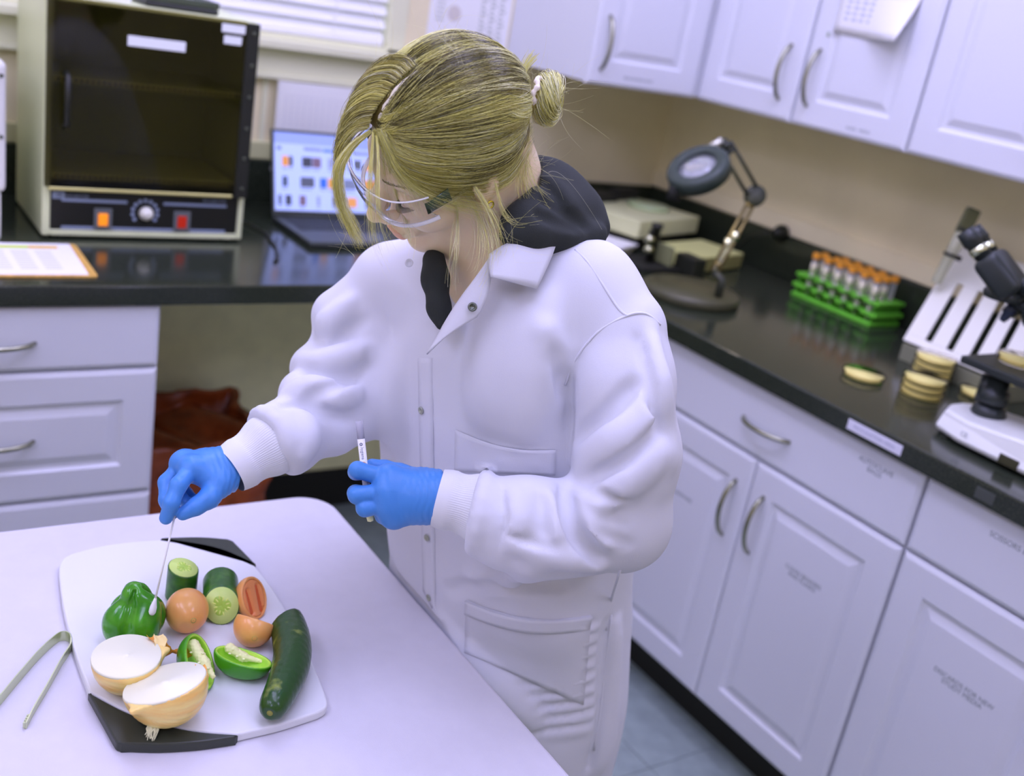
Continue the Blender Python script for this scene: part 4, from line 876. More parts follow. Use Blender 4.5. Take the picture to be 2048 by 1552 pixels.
def pepper_piece(c, r, A, op, th, label, ribs, seeds, clip=None):
    F = Field(c - max(r) * 1.25, c + max(r) * 1.25, 0.0013); A = np.array(A)
    F.ell(c, r, A)
    for k in range(3):
        q = A[:, 0] * math.cos(k * 2.1 + 0.5) * r[0] * 1.19 + A[:, 1] * math.sin(k * 2.1 + 0.5) * r[1] * 1.19; F.cone(c + q - A[:, 2] * r[2], c + q + A[:, 2] * r[2], 0.005, 0.005, k=0.012, mode='s')
    outer = F.F.copy()
    F.ell(c, np.array(r) - th, A, k=0.002, mode='s'); n = np.array(op[1], float); F.half(c + n / np.linalg.norm(n) * op[0], n, 0.0015)
    if clip is not None: F.half(c + np.array(clip[1]) * clip[0], clip[1], 0.0015)
    me = F.mesh('pepper_piece', 1); V = np.empty(len(me.vertices) * 3, np.float32); me.vertices.foreach_get('co', V); V = V.reshape(-1, 3)
    keep = F.F; F.F = outer; d = -F.sample(V); F.F = keep; fattr(me, 'inner', np.clip(d / th, 0, 1))
    o = linkat('pepper_piece', me, pepcut, (c[0], c[1], ZB)); tag(o, label, 'pepper', 'cut green pepper pieces')
    G_ = Field(c - max(r) * 1.2, c + max(r) * 1.2, 0.0013)
    for a, b, ra, rb in ribs: G_.cone(c + A @ np.array(a), c + A @ np.array(b), ra, rb, k=0.004)
    G_.F += 0.0012 * (np.sin(G_.ax[0][:, None, None] * 900) * np.sin(G_.ax[1][None, :, None] * 1000) * np.sin(G_.ax[2][None, None, :] * 950))
    link('pith', G_.mesh('pith', 1), pith, o, True)
    for s in seeds:
        bm = BM(); bmesh.ops.create_uvsphere(bm, u_segments=8, v_segments=6, radius=1, matrix=Matrix.Translation(Vector(c + A @ np.array(s))) @ Matrix.Diagonal((0.0019, 0.0016, 0.0009, 1))); obj('seed', bm, seedm, o, True)
    return o
def basis(z, x):
    z = np.array(z, float); z /= np.linalg.norm(z); x = np.array(x, float); x -= z * (x @ z); x /= np.linalg.norm(x); return np.stack([x, np.cross(z, x), z], 1)
ir = np.array(CM[0]); iu = np.array([0.0543, 0.3769, 0.9247]); ib = -np.array(CM[2])        # image right, up, towards the viewer
gr = np.array([0.83, -0.53, 0]); gr /= np.linalg.norm(gr); gb = np.array([0.59, 0.81, 0.0])  # ground right / away
c = cxy(487, 1313, ZB + 0.022); Bz = basis(gr * 0.97 - gb * 0.22, (0, 0, 1))
pepper_piece(c, (0.028, 0.026, 0.0355), Bz, (0.000, np.array([0, 0, 0.94]) + gb * 0.24 + gr * 0.10), 0.0042, 'curved green pepper wedge with white rib beside the long cucumber',
             [((-0.002, -0.010, -0.022), (-0.010, -0.012, -0.006), 0.0062, 0.0050), ((-0.010, -0.012, -0.006), (-0.012, -0.016, 0.016), 0.0050, 0.0022)], [(-0.003, -0.002, -0.018), (-0.006, -0.005, -0.010), (-0.008, -0.006, -0.002)])
c = cxy(404, 1322, ZB + 0.026); Bz = basis(gr * 0.55 - gb * 0.85, (0, 0, 1))
pepper_piece(c, (0.029, 0.027, 0.040), Bz, (-0.002, np.array([0, 0, 0.62]) + gr * 0.78 + gb * 0.05), 0.0042, 'cut green pepper piece with seeds behind the front onion half',
             [((0.006, 0.004, -0.024), (-0.004, -0.003, 0.000), 0.007, 0.006), ((-0.004, -0.003, 0.000), (-0.010, -0.008, 0.018), 0.006, 0.003)], [(0.008, 0.010, -0.026), (0.010, 0.004, -0.020), (0.004, 0.009, -0.014), (0.006, -0.002, -0.006), (0.0, 0.004, 0.002), (-0.002, -0.004, 0.012)])

# --- tomatoes
tom = mat('tomato_skin', (246, 150, 104), 0.34, rgb2=(238, 132, 84), nscale=26, coat=0.3)
tflesh = mat('tomato_flesh', (226, 130, 92), 0.3); tgel = mat('tomato_gel', (190, 84, 48), 0.2); scar = mat('stem_scar', (150, 150, 96), 0.7)
def scar_on(F, px, py, parent, r=0.0032):
    p = F.hit(px, py, 1.0, 1.6, 0.0005); n = F.grad(p[None])[0]
    bm = BM(); lathe(bm, [(r, -0.0008), (r, 0.0003), (r * 0.6, -0.0002), (0, 0.0004)], 14, axis_frame(p, n)); obj('stem_scar', bm, scar, parent, True)
c = cxy(374, 1221, ZB + 0.0262); F = Field(c - 0.036, c + 0.036, 0.0014)
Bz = basis(ir * 0.18 - iu * 0.55 + ib * 0.75, iu); F.ell(c, (0.0258, 0.0258, 0.0285), Bz); F.ell(c + Bz[:, 2] * 0.0315, (0.007, 0.007, 0.0036), Bz, k=0.006, mode='s')
o = tag(linkat('tomato', F.mesh('tomato', 1), tom, (c[0], c[1], ZB)), 'whole orange-red plum tomato beside the green pepper', 'tomato'); scar_on(F, 387, 1241, o)
def tomato_half(c, r, A, n, d, label, cav, scarpx=None):
    F = Field(c - 0.038, c + 0.038, 0.0013); F.ell(c, r, A); n = np.array(n, float); n /= np.linalg.norm(n); F.half(c + n * d, n, 0.001)
    full = F.F.copy(); F.ell(c, np.array(r) - 0.0035, A, k=0.001, mode='s'); 
    G_ = Field(c - 0.038, c + 0.038, 0.0013); G_.ell(c, np.array(r) - 0.0036, A); G_.half(c + n * (d - 0.0004), n, 0.0006)
    for s, e, ra in cav: G_.cone(c + n * d + A @ np.array(s), c + n * d + A @ np.array(e), ra, ra * 0.8, k=0.002, mode='s')
    o = tag(linkat('tomato_half', F.mesh('tomato_half', 1), tom, (c[0], c[1], ZB)), label, 'tomato', 'tomato halves'); link('flesh', G_.mesh('flesh', 1), tflesh, o, True)
    g2 = Field(c - 0.038, c + 0.038, 0.0013)
    for s, e, ra in cav: g2.cone(c + n * (d - 0.0030) + A @ np.array(s), c + n * (d - 0.0030) + A @ np.array(e), ra * 0.98, ra * 0.78)
    g2.half(c + n * (d - 0.0028), n, 0.0006); link('seed_gel', g2.mesh('seed_gel', 1), tgel, o, True)
    if scarpx: F.F = full; scar_on(F, *scarpx, o)
    return o
c = cxy(506, 1196, ZB + 0.0240); nn_ = ir * 0.86 + ib * 0.46 + iu * 0.20; Bz = basis(nn_, -ir * 0.28 + iu); Bz = np.stack([Bz[:, 1], Bz[:, 2], Bz[:, 0]], 1)   # long axis along the cut
tomato_half(c, (0.0225, 0.0225, 0.0275), Bz, nn_, 0.003, 'tomato half lying with its seedy cut face to the right', [((-0.0085, 0, -0.017), (-0.010, 0, 0.013), 0.0046), ((0.0085, 0, -0.016), (0.009, 0, 0.012), 0.0042)])
c = cxy(508, 1252, ZB + 0.0240); nn_ = np.array([0, 0, 0.80]) + gb * 0.62 + gr * 0.12
tomato_half(c, (0.0245, 0.0245, 0.026), basis(-iu * 0.62 + ib * 0.75, ir), nn_, 0.008, 'tomato half lying skin towards the viewer in front of the seedy half', [((0.008, 0.004, 0.0), (0.010, 0.004, 0.010), 0.004)], (509, 1277))

# --- cucumbers
cukm = mat('cucumber_skin', (32, 78, 20), 0.36, rgb2=(62, 112, 36), nscale=60, coat=0.2, thr=(0.45, 0.8), bump=0.25, bscale=120)
cukl = mat('cucumber_big_skin', (26, 58, 18), 0.32, rgb2=(130, 138, 64), nscale=38, coat=0.2, thr=(0.60, 0.80), bump=0.25, bscale=140, stretch=(1, 1, 1))
cukf = mat('cucumber_flesh', (182, 198, 132), 0.35); cuks = mat('cucumber_core', (150, 178, 84), 0.25); cseed = mat('cucumber_seed', (196, 206, 132), 0.35)
def cuke_chunk(c0, c1, r, n, label):
    """c0 back end, c1 centre of the cut face, n cut normal"""
    c0 = np.array(c0, float); c1 = np.array(c1, float); ax_ = (c1 - c0) / np.linalg.norm(c1 - c0); n = np.array(n, float); n /= np.linalg.norm(n)
    lo = np.minimum(c0, c1) - r * 1.6; hi = np.maximum(c0, c1) + r * 1.6; F = Field(lo, hi, 0.0014)
    F.cone(c0 - ax_ * 0.02, c1 + ax_ * 0.03, r, r)
    u = basis(ax_, (0, 0, 1)) if abs(ax_[2]) < 0.8 else basis(ax_, (1, 0, 0))
    F.half(c1, n, 0.0008); F.half(c0, -ax_, 0.002)
    V = None; o = tag(linkat('cucumber_chunk', F.mesh('cucumber_chunk', 1), cukm, (c1[0], c1[1], ZB)), label, 'cucumber', 'cucumber chunks')
    M = axis_frame(c1 + n * 0.0002, n); rr = r - 0.0012
    sx_ = 1.0 / max(0.5, abs(float(n @ ax_))); tdir = ax_ - n * (ax_ @ n)
    bm = BM(); lathe(bm, [(rr, -0.001), (rr - 0.0003, 0.0004), (0, 0.0006)], 32); W = axis_frame(Vector((0, 0, 0)), n)
    if np.linalg.norm(tdir) > 0.05:
        tx = tdir / np.linalg.norm(tdir); W = frame((0, 0, 0), tx * sx_, np.cross(n, tx), n)
    W = Matrix.Translation(Vector(c1 + n * 0.0002)) @ W
    bmesh.ops.transform(bm, matrix=W, verts=bm.verts[:]); cf = obj('cut_face', bm, cukf, o, True)
    bm = BM()
    for k in range(3):
        a = math.radians(90 + 120 * k); bmesh.ops.create_uvsphere(bm, u_segments=14, v_segments=8, radius=1, matrix=Matrix.Translation((rr * 0.27 * math.cos(a), rr * 0.27 * math.sin(a), 0.0004)) @ Matrix.Rotation(a, 4, 'Z') @ Matrix.Diagonal((rr * 0.30, rr * 0.30, 0.0007, 1)))
    bmesh.ops.transform(bm, matrix=W, verts=bm.verts[:]); obj('core', bm, cuks, cf, True)
    bm = BM()
    for k in range(12):
        a = math.radians(30 * k + 8); q = rr * (0.36 if k % 2 else 0.44); bmesh.ops.create_uvsphere(bm, u_segments=8, v_segments=6, radius=1, matrix=Matrix.Translation((q * math.cos(a), q * math.sin(a), 0.0009)) @ Matrix.Rotation(a, 4, 'Z') @ Matrix.Diagonal((rr * 0.13, rr * 0.045, 0.0005, 1)))
    bmesh.ops.transform(bm, matrix=W, verts=bm.verts[:]); tag(obj('seeds', bm, cseed, cf, True), kind='stuff')
    return o
r = 0.0192; b_ = cxy(367, 1135, ZB + 0.044)
cuke_chunk((b_[0] - 0.001, b_[1] + 0.001, ZB + 0.0005), b_, r, np.array([0, 0, 1.0]) + gr * 0.24 - gb * 0.10, 'cucumber chunk standing upright behind the whole tomato')
c1 = cxy(443, 1211, ZB + 0.0215); r = 0.0222
cuke_chunk(c1 + (gb * 0.88 - gr * 0.30) * 0.062, c1, r, -gb * 0.86 + gr * 0.22 + np.array([0, 0, 0.42]), 'cucumber chunk lying with its pale cut face to the viewer')
pts = [cxy(x, y, ZB + 0.0205) for x, y in ((573, 1242), (584, 1286), (582, 1332), (565, 1376), (547, 1412))]
pts = [np.array(q) for q in arc([tuple(q) for q in pts], 4)]; n_ = len(pts)
F = Field(np.min(pts, 0) - 0.03, np.max(pts, 0) + 0.03, 0.0014)
rad = [0.0175 + 0.0042 * math.sin(min(1, 0.25 + i / n_ * 1.0) * math.pi) - 0.0035 * max(0, i / (n_ - 1) - 0.8) * 5 * 0.6 for i in range(n_)]
F.chain(pts, rad, k=0.004); F.half(pts[0] + np.array([0, 0, 0.0]), gb * 0.62 - gr * 0.78 + np.array([0, 0, 0.20]), 0.003); F.F += (0.00025 * np.sin(F.ax[0][:, None, None] * 420) * np.sin(F.ax[1][None, :, None] * 380 + 1) * np.sin(F.ax[2][None, None, :] * 400)).astype(np.float32)
ax_ = pts[-1] - pts[-3]; ax_ /= np.linalg.norm(ax_); tip = pts[-1] + ax_ * rad[-1]
F.ell(tip, (0.0055, 0.0055, 0.003), basis(ax_, (0, 0, 1)), k=0.003, mode='s')
o = tag(linkat('cucumber', F.mesh('cucumber', 1), cukl, (pts[8][0], pts[8][1], ZB)), 'long dark curved cucumber piece at the right side of the board', 'cucumber')
bm = BM(); lathe(bm, [(0.004, -0.002), (0.0035, 0.0008), (0, 0.0012)], 12, axis_frame(tip - ax_ * 0.003, ax_)); obj('stem_end', bm, mat('stem_brown', (120, 116, 66), 0.7), o, True)

# --- onions
onsk = mat('onion_skin', (236, 188, 142), 0.36, rgb2=(224, 164, 108), nscale=18, coat=0.25, stretch=(1, 1, 5)); onwh = mat('onion_white', (214, 206, 218), 0.4); ondry = mat('onion_dry_skin', (206, 140, 62), 0.35)
def onion_half(c, r, n, cut, label, neck):
    """c centre, n cut normal, cut offset of the cut plane from the centre; neck = direction of the root/neck axis in the cut plane"""
    n = np.array(n, float); n /= np.linalg.norm(n); nk = np.array(neck, float); nk -= n * (nk @ n); nk /= np.linalg.norm(nk); A = np.stack([np.cross(nk, n), n, nk], 1)
    F = Field(c - r * 1.5, c + r * 1.5, 0.0016); F.ell(c, (r, r, r * 0.93), A)
    F.cone(c + nk * r * 0.80, c + nk * r * 1.10, r * 0.22, r * 0.10, k=0.012)
    F.half(c + n * cut, n, 0.001)
    ph = np.arctan2((F.ax[0][:, None, None] - c[0]) * A[0, 0] + (F.ax[1][None, :, None] - c[1]) * A[1, 0] + (F.ax[2][None, None, :] - c[2]) * A[2, 0], (F.ax[0][:, None, None] - c[0]) * A[0, 1] + (F.ax[1][None, :, None] - c[1]) * A[1, 1] + (F.ax[2][None, None, :] - c[2]) * A[2, 1])
    F.F += (0.00025 * np.sin(ph * 34)).astype(np.float32)
    o = tag(linkat('onion_half', F.mesh('onion_half', 1), onsk, (c[0], c[1], ZB)), label, 'onion', 'onion halves')
    rr = math.sqrt(max(1e-6, r * r - cut * cut)); prof = []; k = 0
    for i in range(9, 0, -1):
        q = rr * i / 9 * 0.975; prof += [(q, 0.0008 if i == 9 else 0.0012), (q - rr * 0.012, 0.0022)]
    prof = [(rr * 0.985, -0.001)] + prof + [(0, 0.0024)]
    W = Matrix.Translation(Vector(c + n * (cut - 0.0004))) @ frame((0, 0, 0), A[:, 0], A[:, 2] * 0.955, n)
    bm = BM(); lathe(bm, [(max(q, 0), z) for q, z in prof], 56, W); obj('cut_face', bm, onwh, o, True)
    return o, A, rr
cL = cxy(253, 1315, ZB + 0.040); rL = 0.0395
oL, AL, rrL = onion_half(np.array([cL[0], cL[1], ZB + 0.0385]), rL, np.array([0, 0, 1.0]) - gb * 0.04 - gr * 0.04, 0.003, 'onion half lying cut side up in front of the green pepper', gr * 0.9 + gb * 0.55)
cR = cxy(330, 1376, ZB + 0.040); rR = 0.0455
oR, AR, rrR = onion_half(np.array([cR[0], cR[1], ZB + 0.0440]), rR, np.array([0, 0, 1.0]) - gr * 0.36 + gb * 0.12, 0.002, 'front onion half with dangling root tuft over the black corner', -gb * 0.9 - gr * 0.30)
# root tuft of the front half, hanging to the board
bm = BM(); rr_ = random.Random(5); p0 = Vector(cxy(316, 1412, ZB + 0.026)); p1 = Vector(cxy(301, 1474, ZB + 0.003))
for k in range(26):
    j = lambda s: Vector((rr_.uniform(-s, s), rr_.uniform(-s, s), rr_.uniform(-s, s) * 0.6)); a = p0 + j(0.0018); b = p1 + j(0.0050); b.z = max(b.z, ZB + 0.0012); m1 = a.lerp(b, 0.45) + j(0.002); m2 = a.lerp(b, 0.75) + j(0.003); m2.z = max(m2.z, ZB + 0.0012)
    tube(bm, [a, m1, m2, b], [0.0010, 0.0009, 0.0008, 0.0005], 5)
tag(obj('root_tuft', bm, mat('root_pale', (240, 220, 206), 0.6), oR, True), kind='stuff')
def peel(nm, ctrl, parent, m, w=0.010, curl=0.004, seed=1):
    rg = np.random.default_rng(seed); V = []; Q = []; n1 = len(ctrl) - 1; nu = 6; pts = arc([tuple(q) for q in ctrl], 4); nn = len(pts)
    for i, p in enumerate(pts):
        ww = w * (0.35 + 0.65 * math.sin(math.pi * min(1, 0.12 + 0.8 * i / nn))) * (0.85 + 0.3 * rg.random())
        for k in range(nu + 1):
            s = k / nu * 2 - 1; V.append(np.array(p) + gr * s * ww + gb * 0.3 * s * ww + np.array([0, 0, curl * s * s]) + rg.normal(0, 0.0004, 3))
    for i in range(nn - 1):
        for k in range(nu): a = i * (nu + 1) + k; Q.append((a, a + 1, a + nu + 2, a + nu + 1))
    o = link(nm, meshdata(nm, V, Q), m, parent, True); md = o.modifiers.new('thick', 'SOLIDIFY'); md.thickness = 0.0004; return o
peel('neck_skin', [cxy(318, 1300, ZB + 0.040), cxy(322, 1284, ZB + 0.046), cxy(316, 1272, ZB + 0.050)], oL, mat('onion_neck_pale', (226, 184, 150), 0.4), 0.006, 0.003, 2)
peel('neck_skin', [cxy(338, 1304, ZB + 0.030), cxy(322, 1290, ZB + 0.042), cxy(300, 1275, ZB + 0.046)], oL, ondry, 0.0055, 0.003, 3)
peel('side_skin', [cxy(238, 1352, ZB + 0.030), cxy(262, 1356, ZB + 0.030), cxy(284, 1350, ZB + 0.032)], oL, mat('onion_yellow_skin', (222, 172, 70), 0.3), 0.005, 0.002, 4)
peel('flap', [cxy(398, 1385, ZB + 0.036), cxy(403, 1356, ZB + 0.044), cxy(399, 1334, ZB + 0.049)], oR, mat('onion_flap', (216, 150, 82), 0.35), 0.006, 0.004, 6)
s = peel('onion_skin_scrap', [cxy(318, 1318, ZB + 0.012), cxy(345, 1306, ZB + 0.018), cxy(375, 1316, ZB + 0.014)], None, ondry, 0.012, 0.008, 8)
tag(s, 'crumpled orange onion skin scrap between the onion halves and pepper piece', 'onion skin')
# ------------------------------------------------------------------ the person
skin = mat('skin', (226, 186, 186), 0.45, noise=0.03, nscale=40, sub=0.25)
coatm = mat('white_coat_cloth', (188, 184, 232), 0.8, bump=0.10, bscale=900)
ribm = mat('white_rib_knit', (192, 188, 232), 0.85)
hood_m = mat('charcoal_jersey', (34, 37, 44), 0.85, bump=0.25, bscale=700)
glovem = mat('blue_nitrile', (60, 114, 216), 0.38, bump=0.25, bscale=120)
HC = np.array([0.625, 1.051, 1.374])                                     # between the ears
HR = np.array([[-0.792, 0.118, -0.599], [0.131, -0.925, -0.356], [-0.596, -0.361, 0.717]])   # columns: forward, left, up
def hw(l): return HC + np.asarray(l, float) @ HR.T                          # head -> room
Lh = np.array([0.16, -0.987, 0.0]); Fh = np.array([-0.987, -0.16, 0.0])      # her left, her front (torso)

pr = thing('person', 'young woman in a white lab coat, safety glasses and blue gloves leaning over the table', 'person', (0.89, 1.085, 0))

# --- body: head with face, neck and trunk, one surface
F = Field((0.44, 0.86, 1.02), (0.90, 1.26, 1.57), 0.0024)
def H(f, l, u): return hw((f, l, u))
F.ell(H(-0.002, 0, 0.038), (0.085, 0.068, 0.074), HR)
F.ell(H(0.030, 0, -0.020), (0.062, 0.058, 0.082), HR, k=0.03)
for s in (-1, 1):
    F.cone(H(0.005, 0.050 * s, -0.050), H(0.062, 0.018 * s, -0.102), 0.017, 0.014, k=0.02)
    F.ell(H(0.062, 0.036 * s, -0.030), (0.028, 0.026, 0.030), HR, k=0.018)
    F.cone(H(0.083, 0.012 * s, 0.022), H(0.074, 0.042 * s, 0.020), 0.011, 0.009, k=0.014)
F.ell(H(0.074, 0, -0.107), (0.020, 0.022, 0.018), HR, k=0.016)
F.ell(H(0.085, 0, -0.066), (0.018, 0.026, 0.020), HR, k=0.012)
for s in (-1, 1): F.ell(H(0.099, 0.032 * s, -0.002), (0.013, 0.019, 0.012), HR, k=0.012, mode='s')
for s in (-1, 1): F.ell(H(0.078, 0.031 * s, -0.002), (0.0125, 0.0145, 0.0115), HR, k=0.004)
F.chain([H(0.074, 0, 0.020), H(0.080, 0, -0.012)], [0.016, 0.015], k=0.006)
F.chain([H(0.088, 0, 0.014), H(0.104, 0, -0.010), H(0.1165, 0, -0.032)], [0.0075, 0.0078, 0.0098], k=0.010)
for s in (-1, 1): F.ell(H(0.104, 0.0115 * s, -0.037), (0.011, 0.0078, 0.008), HR, k=0.006); F.ell(H(0.107, 0.007 * s, -0.0455), (0.004, 0.0035, 0.004), HR, k=0.003, mode='s')
F.ell(H(0.100, 0, -0.0645), (0.008, 0.021, 0.0055), HR, k=0.004); F.ell(H(0.098, 0, -0.0755), (0.008, 0.018, 0.006), HR, k=0.004)
F.chain([H(0.098, -0.022, -0.071), H(0.1085, 0, -0.0698), H(0.098, 0.022, -0.071)], 0.0018, k=0.003, mode='s')
for s in (-1, 1):                                                       # ears
    F.ell(H(0.004, 0.071 * s, -0.006), (0.016, 0.007, 0.027), HR, k=0.006); F.ell(H(0.008, 0.077 * s, -0.001), (0.008, 0.005, 0.014), HR, k=0.004, mode='s')
nb = np.array([0.735, 1.058, 1.235]); F.chain([H(-0.030, 0, -0.030), H(-0.030, 0, -0.085), nb], [0.058, 0.053, 0.058], k=0.03)
F.cone(H(0.030, 0, -0.085), nb + Fh * 0.035, 0.030, 0.034, k=0.03)
TZ = [(0.42, 0.862, 1.078, 0.200, 0.162), (0.60, 0.860, 1.080, 0.194, 0.156), (0.74, 0.850, 1.085, 0.190, 0.150), (0.90, 0.808, 1.086, 0.190, 0.142), (1.02, 0.776, 1.085, 0.186, 0.134),
      (1.12, 0.757, 1.078, 0.176, 0.120), (1.18, 0.744, 1.068, 0.158, 0.102), (1.222, 0.735, 1.060, 0.115, 0.080), (1.26, 0.726, 1.056, 0.075, 0.062), (1.30, 0.715, 1.054, 0.050, 0.045)]
def trunk(F, grow, z0=0.0, z1=9.0, k=0.0, sc=1.0):
    X = F.ax[0][:, None, None]; Y = F.ax[1][None, :, None]; Z = F.ax[2]
    T_ = np.array(TZ); g = [np.interp(Z, T_[:, 0], T_[:, i])[None, None, :] for i in range(1, 5)]
    u = (X - g[0]) * Lh[0] + (Y - g[1]) * Lh[1]; v = (X - g[0]) * Fh[0] + (Y - g[1]) * Fh[1]
    a, b = g[2] * sc + grow, g[3] * sc + grow; p = 2.35
    q = (np.abs(u / a) ** p + np.abs(v / b) ** p) ** (1 / p); D = (q - 1) * np.minimum(a, b) * 0.92
    Z3 = Z[None, None, :]; D = np.maximum(D, np.maximum(z0 - Z3, Z3 - z1)); F.put(D.astype(np.float32), (slice(None),) * 3, k)
trunk(F, -0.022, 1.02, 1.262, 0.035)
HF = F; bmesh_ = F.mesh('body', 1)
body = link('body', bmesh_, skin, pr, True)
# lower body below the coat: trousers and shoes
F = Field((0.70, 0.82, 0.06), (1.06, 1.28, 0.80), 0.006)
for s in (-1, 1):
    hp = np.array([0.862, 1.080, 0.80]) + Lh * 0.085 * s; F.chain([hp, np.array([0.872, 1.082, 0.46]) + Lh * 0.088 * s, np.array([0.892, 1.085, 0.085]) + Lh * 0.085 * s], [0.078, 0.056, 0.044], k=0.015)
link('trousers', F.mesh('trousers', 1), mat('dark_trousers', (52, 54, 64), 0.8), pr, True)
for s in (-1, 1):
    a = np.array([0.905, 1.088, 0.040]) + Lh * 0.086 * s; F = Field(a - [0.22, 0.16, 0.05], a + [0.16, 0.16, 0.08], 0.005)
    F.chain([a - Fh * 0.03, a + Fh * 0.08 - [0, 0, 0.006], a + Fh * 0.155 - [0, 0, 0.012]], [0.042, 0.040, 0.032], k=0.02); F.half(np.array([0, 0, 0.002]), (0, 0, -1)); link('shoe', F.mesh('shoe', 1), mat('black_shoe', (34, 34, 38), 0.5), pr, True)
# mouth, brow
F = Field(H(0.1, 0, -0.07) - 0.035, H(0.1, 0, -0.07) + 0.035, 0.0012)
F.ell(H(0.1005, 0, -0.0645), (0.0085, 0.020, 0.0050), HR); F.ell(H(0.0985, 0, -0.0755), (0.0086, 0.0172, 0.0056), HR, k=0.002); F.chain([H(0.098, -0.022, -0.071), H(0.1105, 0, -0.0698), H(0.098, 0.022, -0.071)], 0.0012, k=0.002, mode='s')
link('lips', F.mesh('lips', 1), mat('lips', (206, 158, 162), 0.45), body, True)
def strands(paths, rad, tone):
    """paths (n, k, 3) -> thin three-sided hairs"""
    Pn = np.asarray(paths, float); n, k, _ = Pn.shape; t = np.gradient(Pn, axis=1); t /= np.maximum(np.linalg.norm(t, axis=2, keepdims=True), 1e-9)
    ref = np.broadcast_to(np.array([0.31, -0.42, 0.85]), t.shape); a = np.cross(t, ref); a /= np.maximum(np.linalg.norm(a, axis=2, keepdims=True), 1e-9); b = np.cross(t, a)
    r = (np.asarray(rad).reshape(-1, 1, 1) if np.ndim(rad) else rad) * np.clip(np.linspace(1.0, 0.35, k) ** 0.7, 0.3, 1)[None, :, None]
    V = np.stack([Pn + r * (a * math.cos(q) + b * math.sin(q)) for q in (0, 2.0944, 4.18879)], 2)     # n,k,3,3
    base = np.arange(n)[:, None, None] * (k * 3) + np.arange(k - 1)[None, :, None] * 3; j = np.arange(3)[None, None, :]; j2 = (j + 1) % 3
    Q = np.stack([base + j, base + j2, base + 3 + j2, base + 3 + j], -1).reshape(-1, 4)
    me = meshdata('strands', V.reshape(-1, 3), Q); fattr(me, 'tone', np.repeat(np.asarray(tone), k * 3)); return me
hairm = mat('blonde_hair', (180, 166, 110), 0.26, attr=('tone', [(0.0, (58, 54, 36)), (0.35, (142, 128, 74)), (0.7, (218, 200, 134)), (1.0, (250, 242, 206))]), spec=0.9)
eb = []
for i in range(110):
    f = rng.random(); l = 0.014 + 0.038 * f; u = 0.0235 + 0.005 * math.sin(f * 2.6) + rng.normal(0, 0.0013); fx = 0.0955 - 0.020 * f * f
    p = H(fx, l, u); eb.append([p, p + HR @ np.array([0.0006, 0.0022, 0.0012]), p + HR @ np.array([-0.0002, 0.0055, 0.0016])])
link('eyebrow', strands(eb, 0.00022, rng.random(110) * 0.3), hairm, body, True)
el_ = []
for i in range(50):
    f = i / 49; l = 0.019 + 0.025 * f; p = H(0.0905 - 0.010 * (f - 0.4) ** 2 * 4, l, -0.008 - 0.003 * math.sin(f * 3.1)); el_.append([p, p + HR @ np.array([0.004, 0.0008, -0.002]), p + HR @ np.array([0.0075, 0.0018, -0.0022])])
link('eyelashes', strands(el_, 0.00025, np.zeros(50)), hairm, body, True)

# --- hoodie: dark collar at the throat and hood bunched behind the neck
F = Field((0.50, 0.84, 1.06), (0.96, 1.30, 1.44), 0.0036)
trunk(F, -0.014, 1.15, 1.262, 0.0)
hoodpts = [P(1042, 396, 1.245), P(1075, 352, 1.285), P(1098, 380, 1.33), P(1120, 420, 1.34)]
F.chain([P(1050, 455, 1.215), P(1085, 445, 1.26), P(1125, 440, 1.31), P(1120, 415, 1.37)], [0.030, 0.042, 0.046, 0.040], k=0.03)
F.chain([P(1065, 390, 1.27), P(1088, 385, 1.31), P(1095, 390, 1.36)], [0.026, 0.034, 0.034], k=0.03)
F.chain([P(1075, 335, 1.285), P(1105, 370, 1.315), P(1150, 415, 1.31), P(1195, 458, 1.29)], [0.012, 0.015, 0.017, 0.014], k=0.018)
F.chain([P(1015, 470, 1.19), P(1060, 472, 1.205), P(1130, 468, 1.235), P(1195, 470, 1.265)], [0.010, 0.013, 0.015, 0.012], k=0.015)
F.cone(nb - [0, 0, 0.02], H(-0.03, 0, -0.06), 0.060, 0.060, k=0.006, mode='s'); F.cone(nb + Fh * 0.03 - [0, 0, 0.06], H(0.045, 0, -0.09), 0.045, 0.045, k=0.006, mode='s')
F.chain([P(868, 520, 1.272), P(871, 560, 1.258), P(878, 616, 1.242), P(884, 650, 1.233)], [0.014, 0.0130, 0.0105, 0.007], k=0.02)
for a, b in (((1090, 400), (1170, 450)), ((1080, 430), (1150, 452)), ((1085, 360), (1120, 400))):
    p, q = F.hit(*a, 1.0, 1.6), F.hit(*b, 1.0, 1.6)
    if p is not None and q is not None: F.cone(p, q, 0.006, 0.006, k=0.012, mode='s')
hoodie = link('hoodie', F.mesh('hoodie', 1), hood_m, pr, True); hoodie['label'] = 'charcoal hood bunched behind the neck'

# --- lab coat
CF = Field((0.33, 0.66, 0.40), (1.16, 1.40, 1.32), 0.0044)
trunk(CF, 0.004, 0.0, 1.262, 0.0)
# shoulder slopes
shL = P(1238, 664, 1.255); shR = P(782, 572, 1.40)
CF.chain([nb + Lh * 0.05 - [0, 0, 0.03], P(1172, 582, 1.27), shL], [0.050, 0.058, 0.055], k=0.03)
CF.chain([nb - Lh * 0.05 - [0, 0, 0.03], shR], [0.050, 0.056], k=0.04)
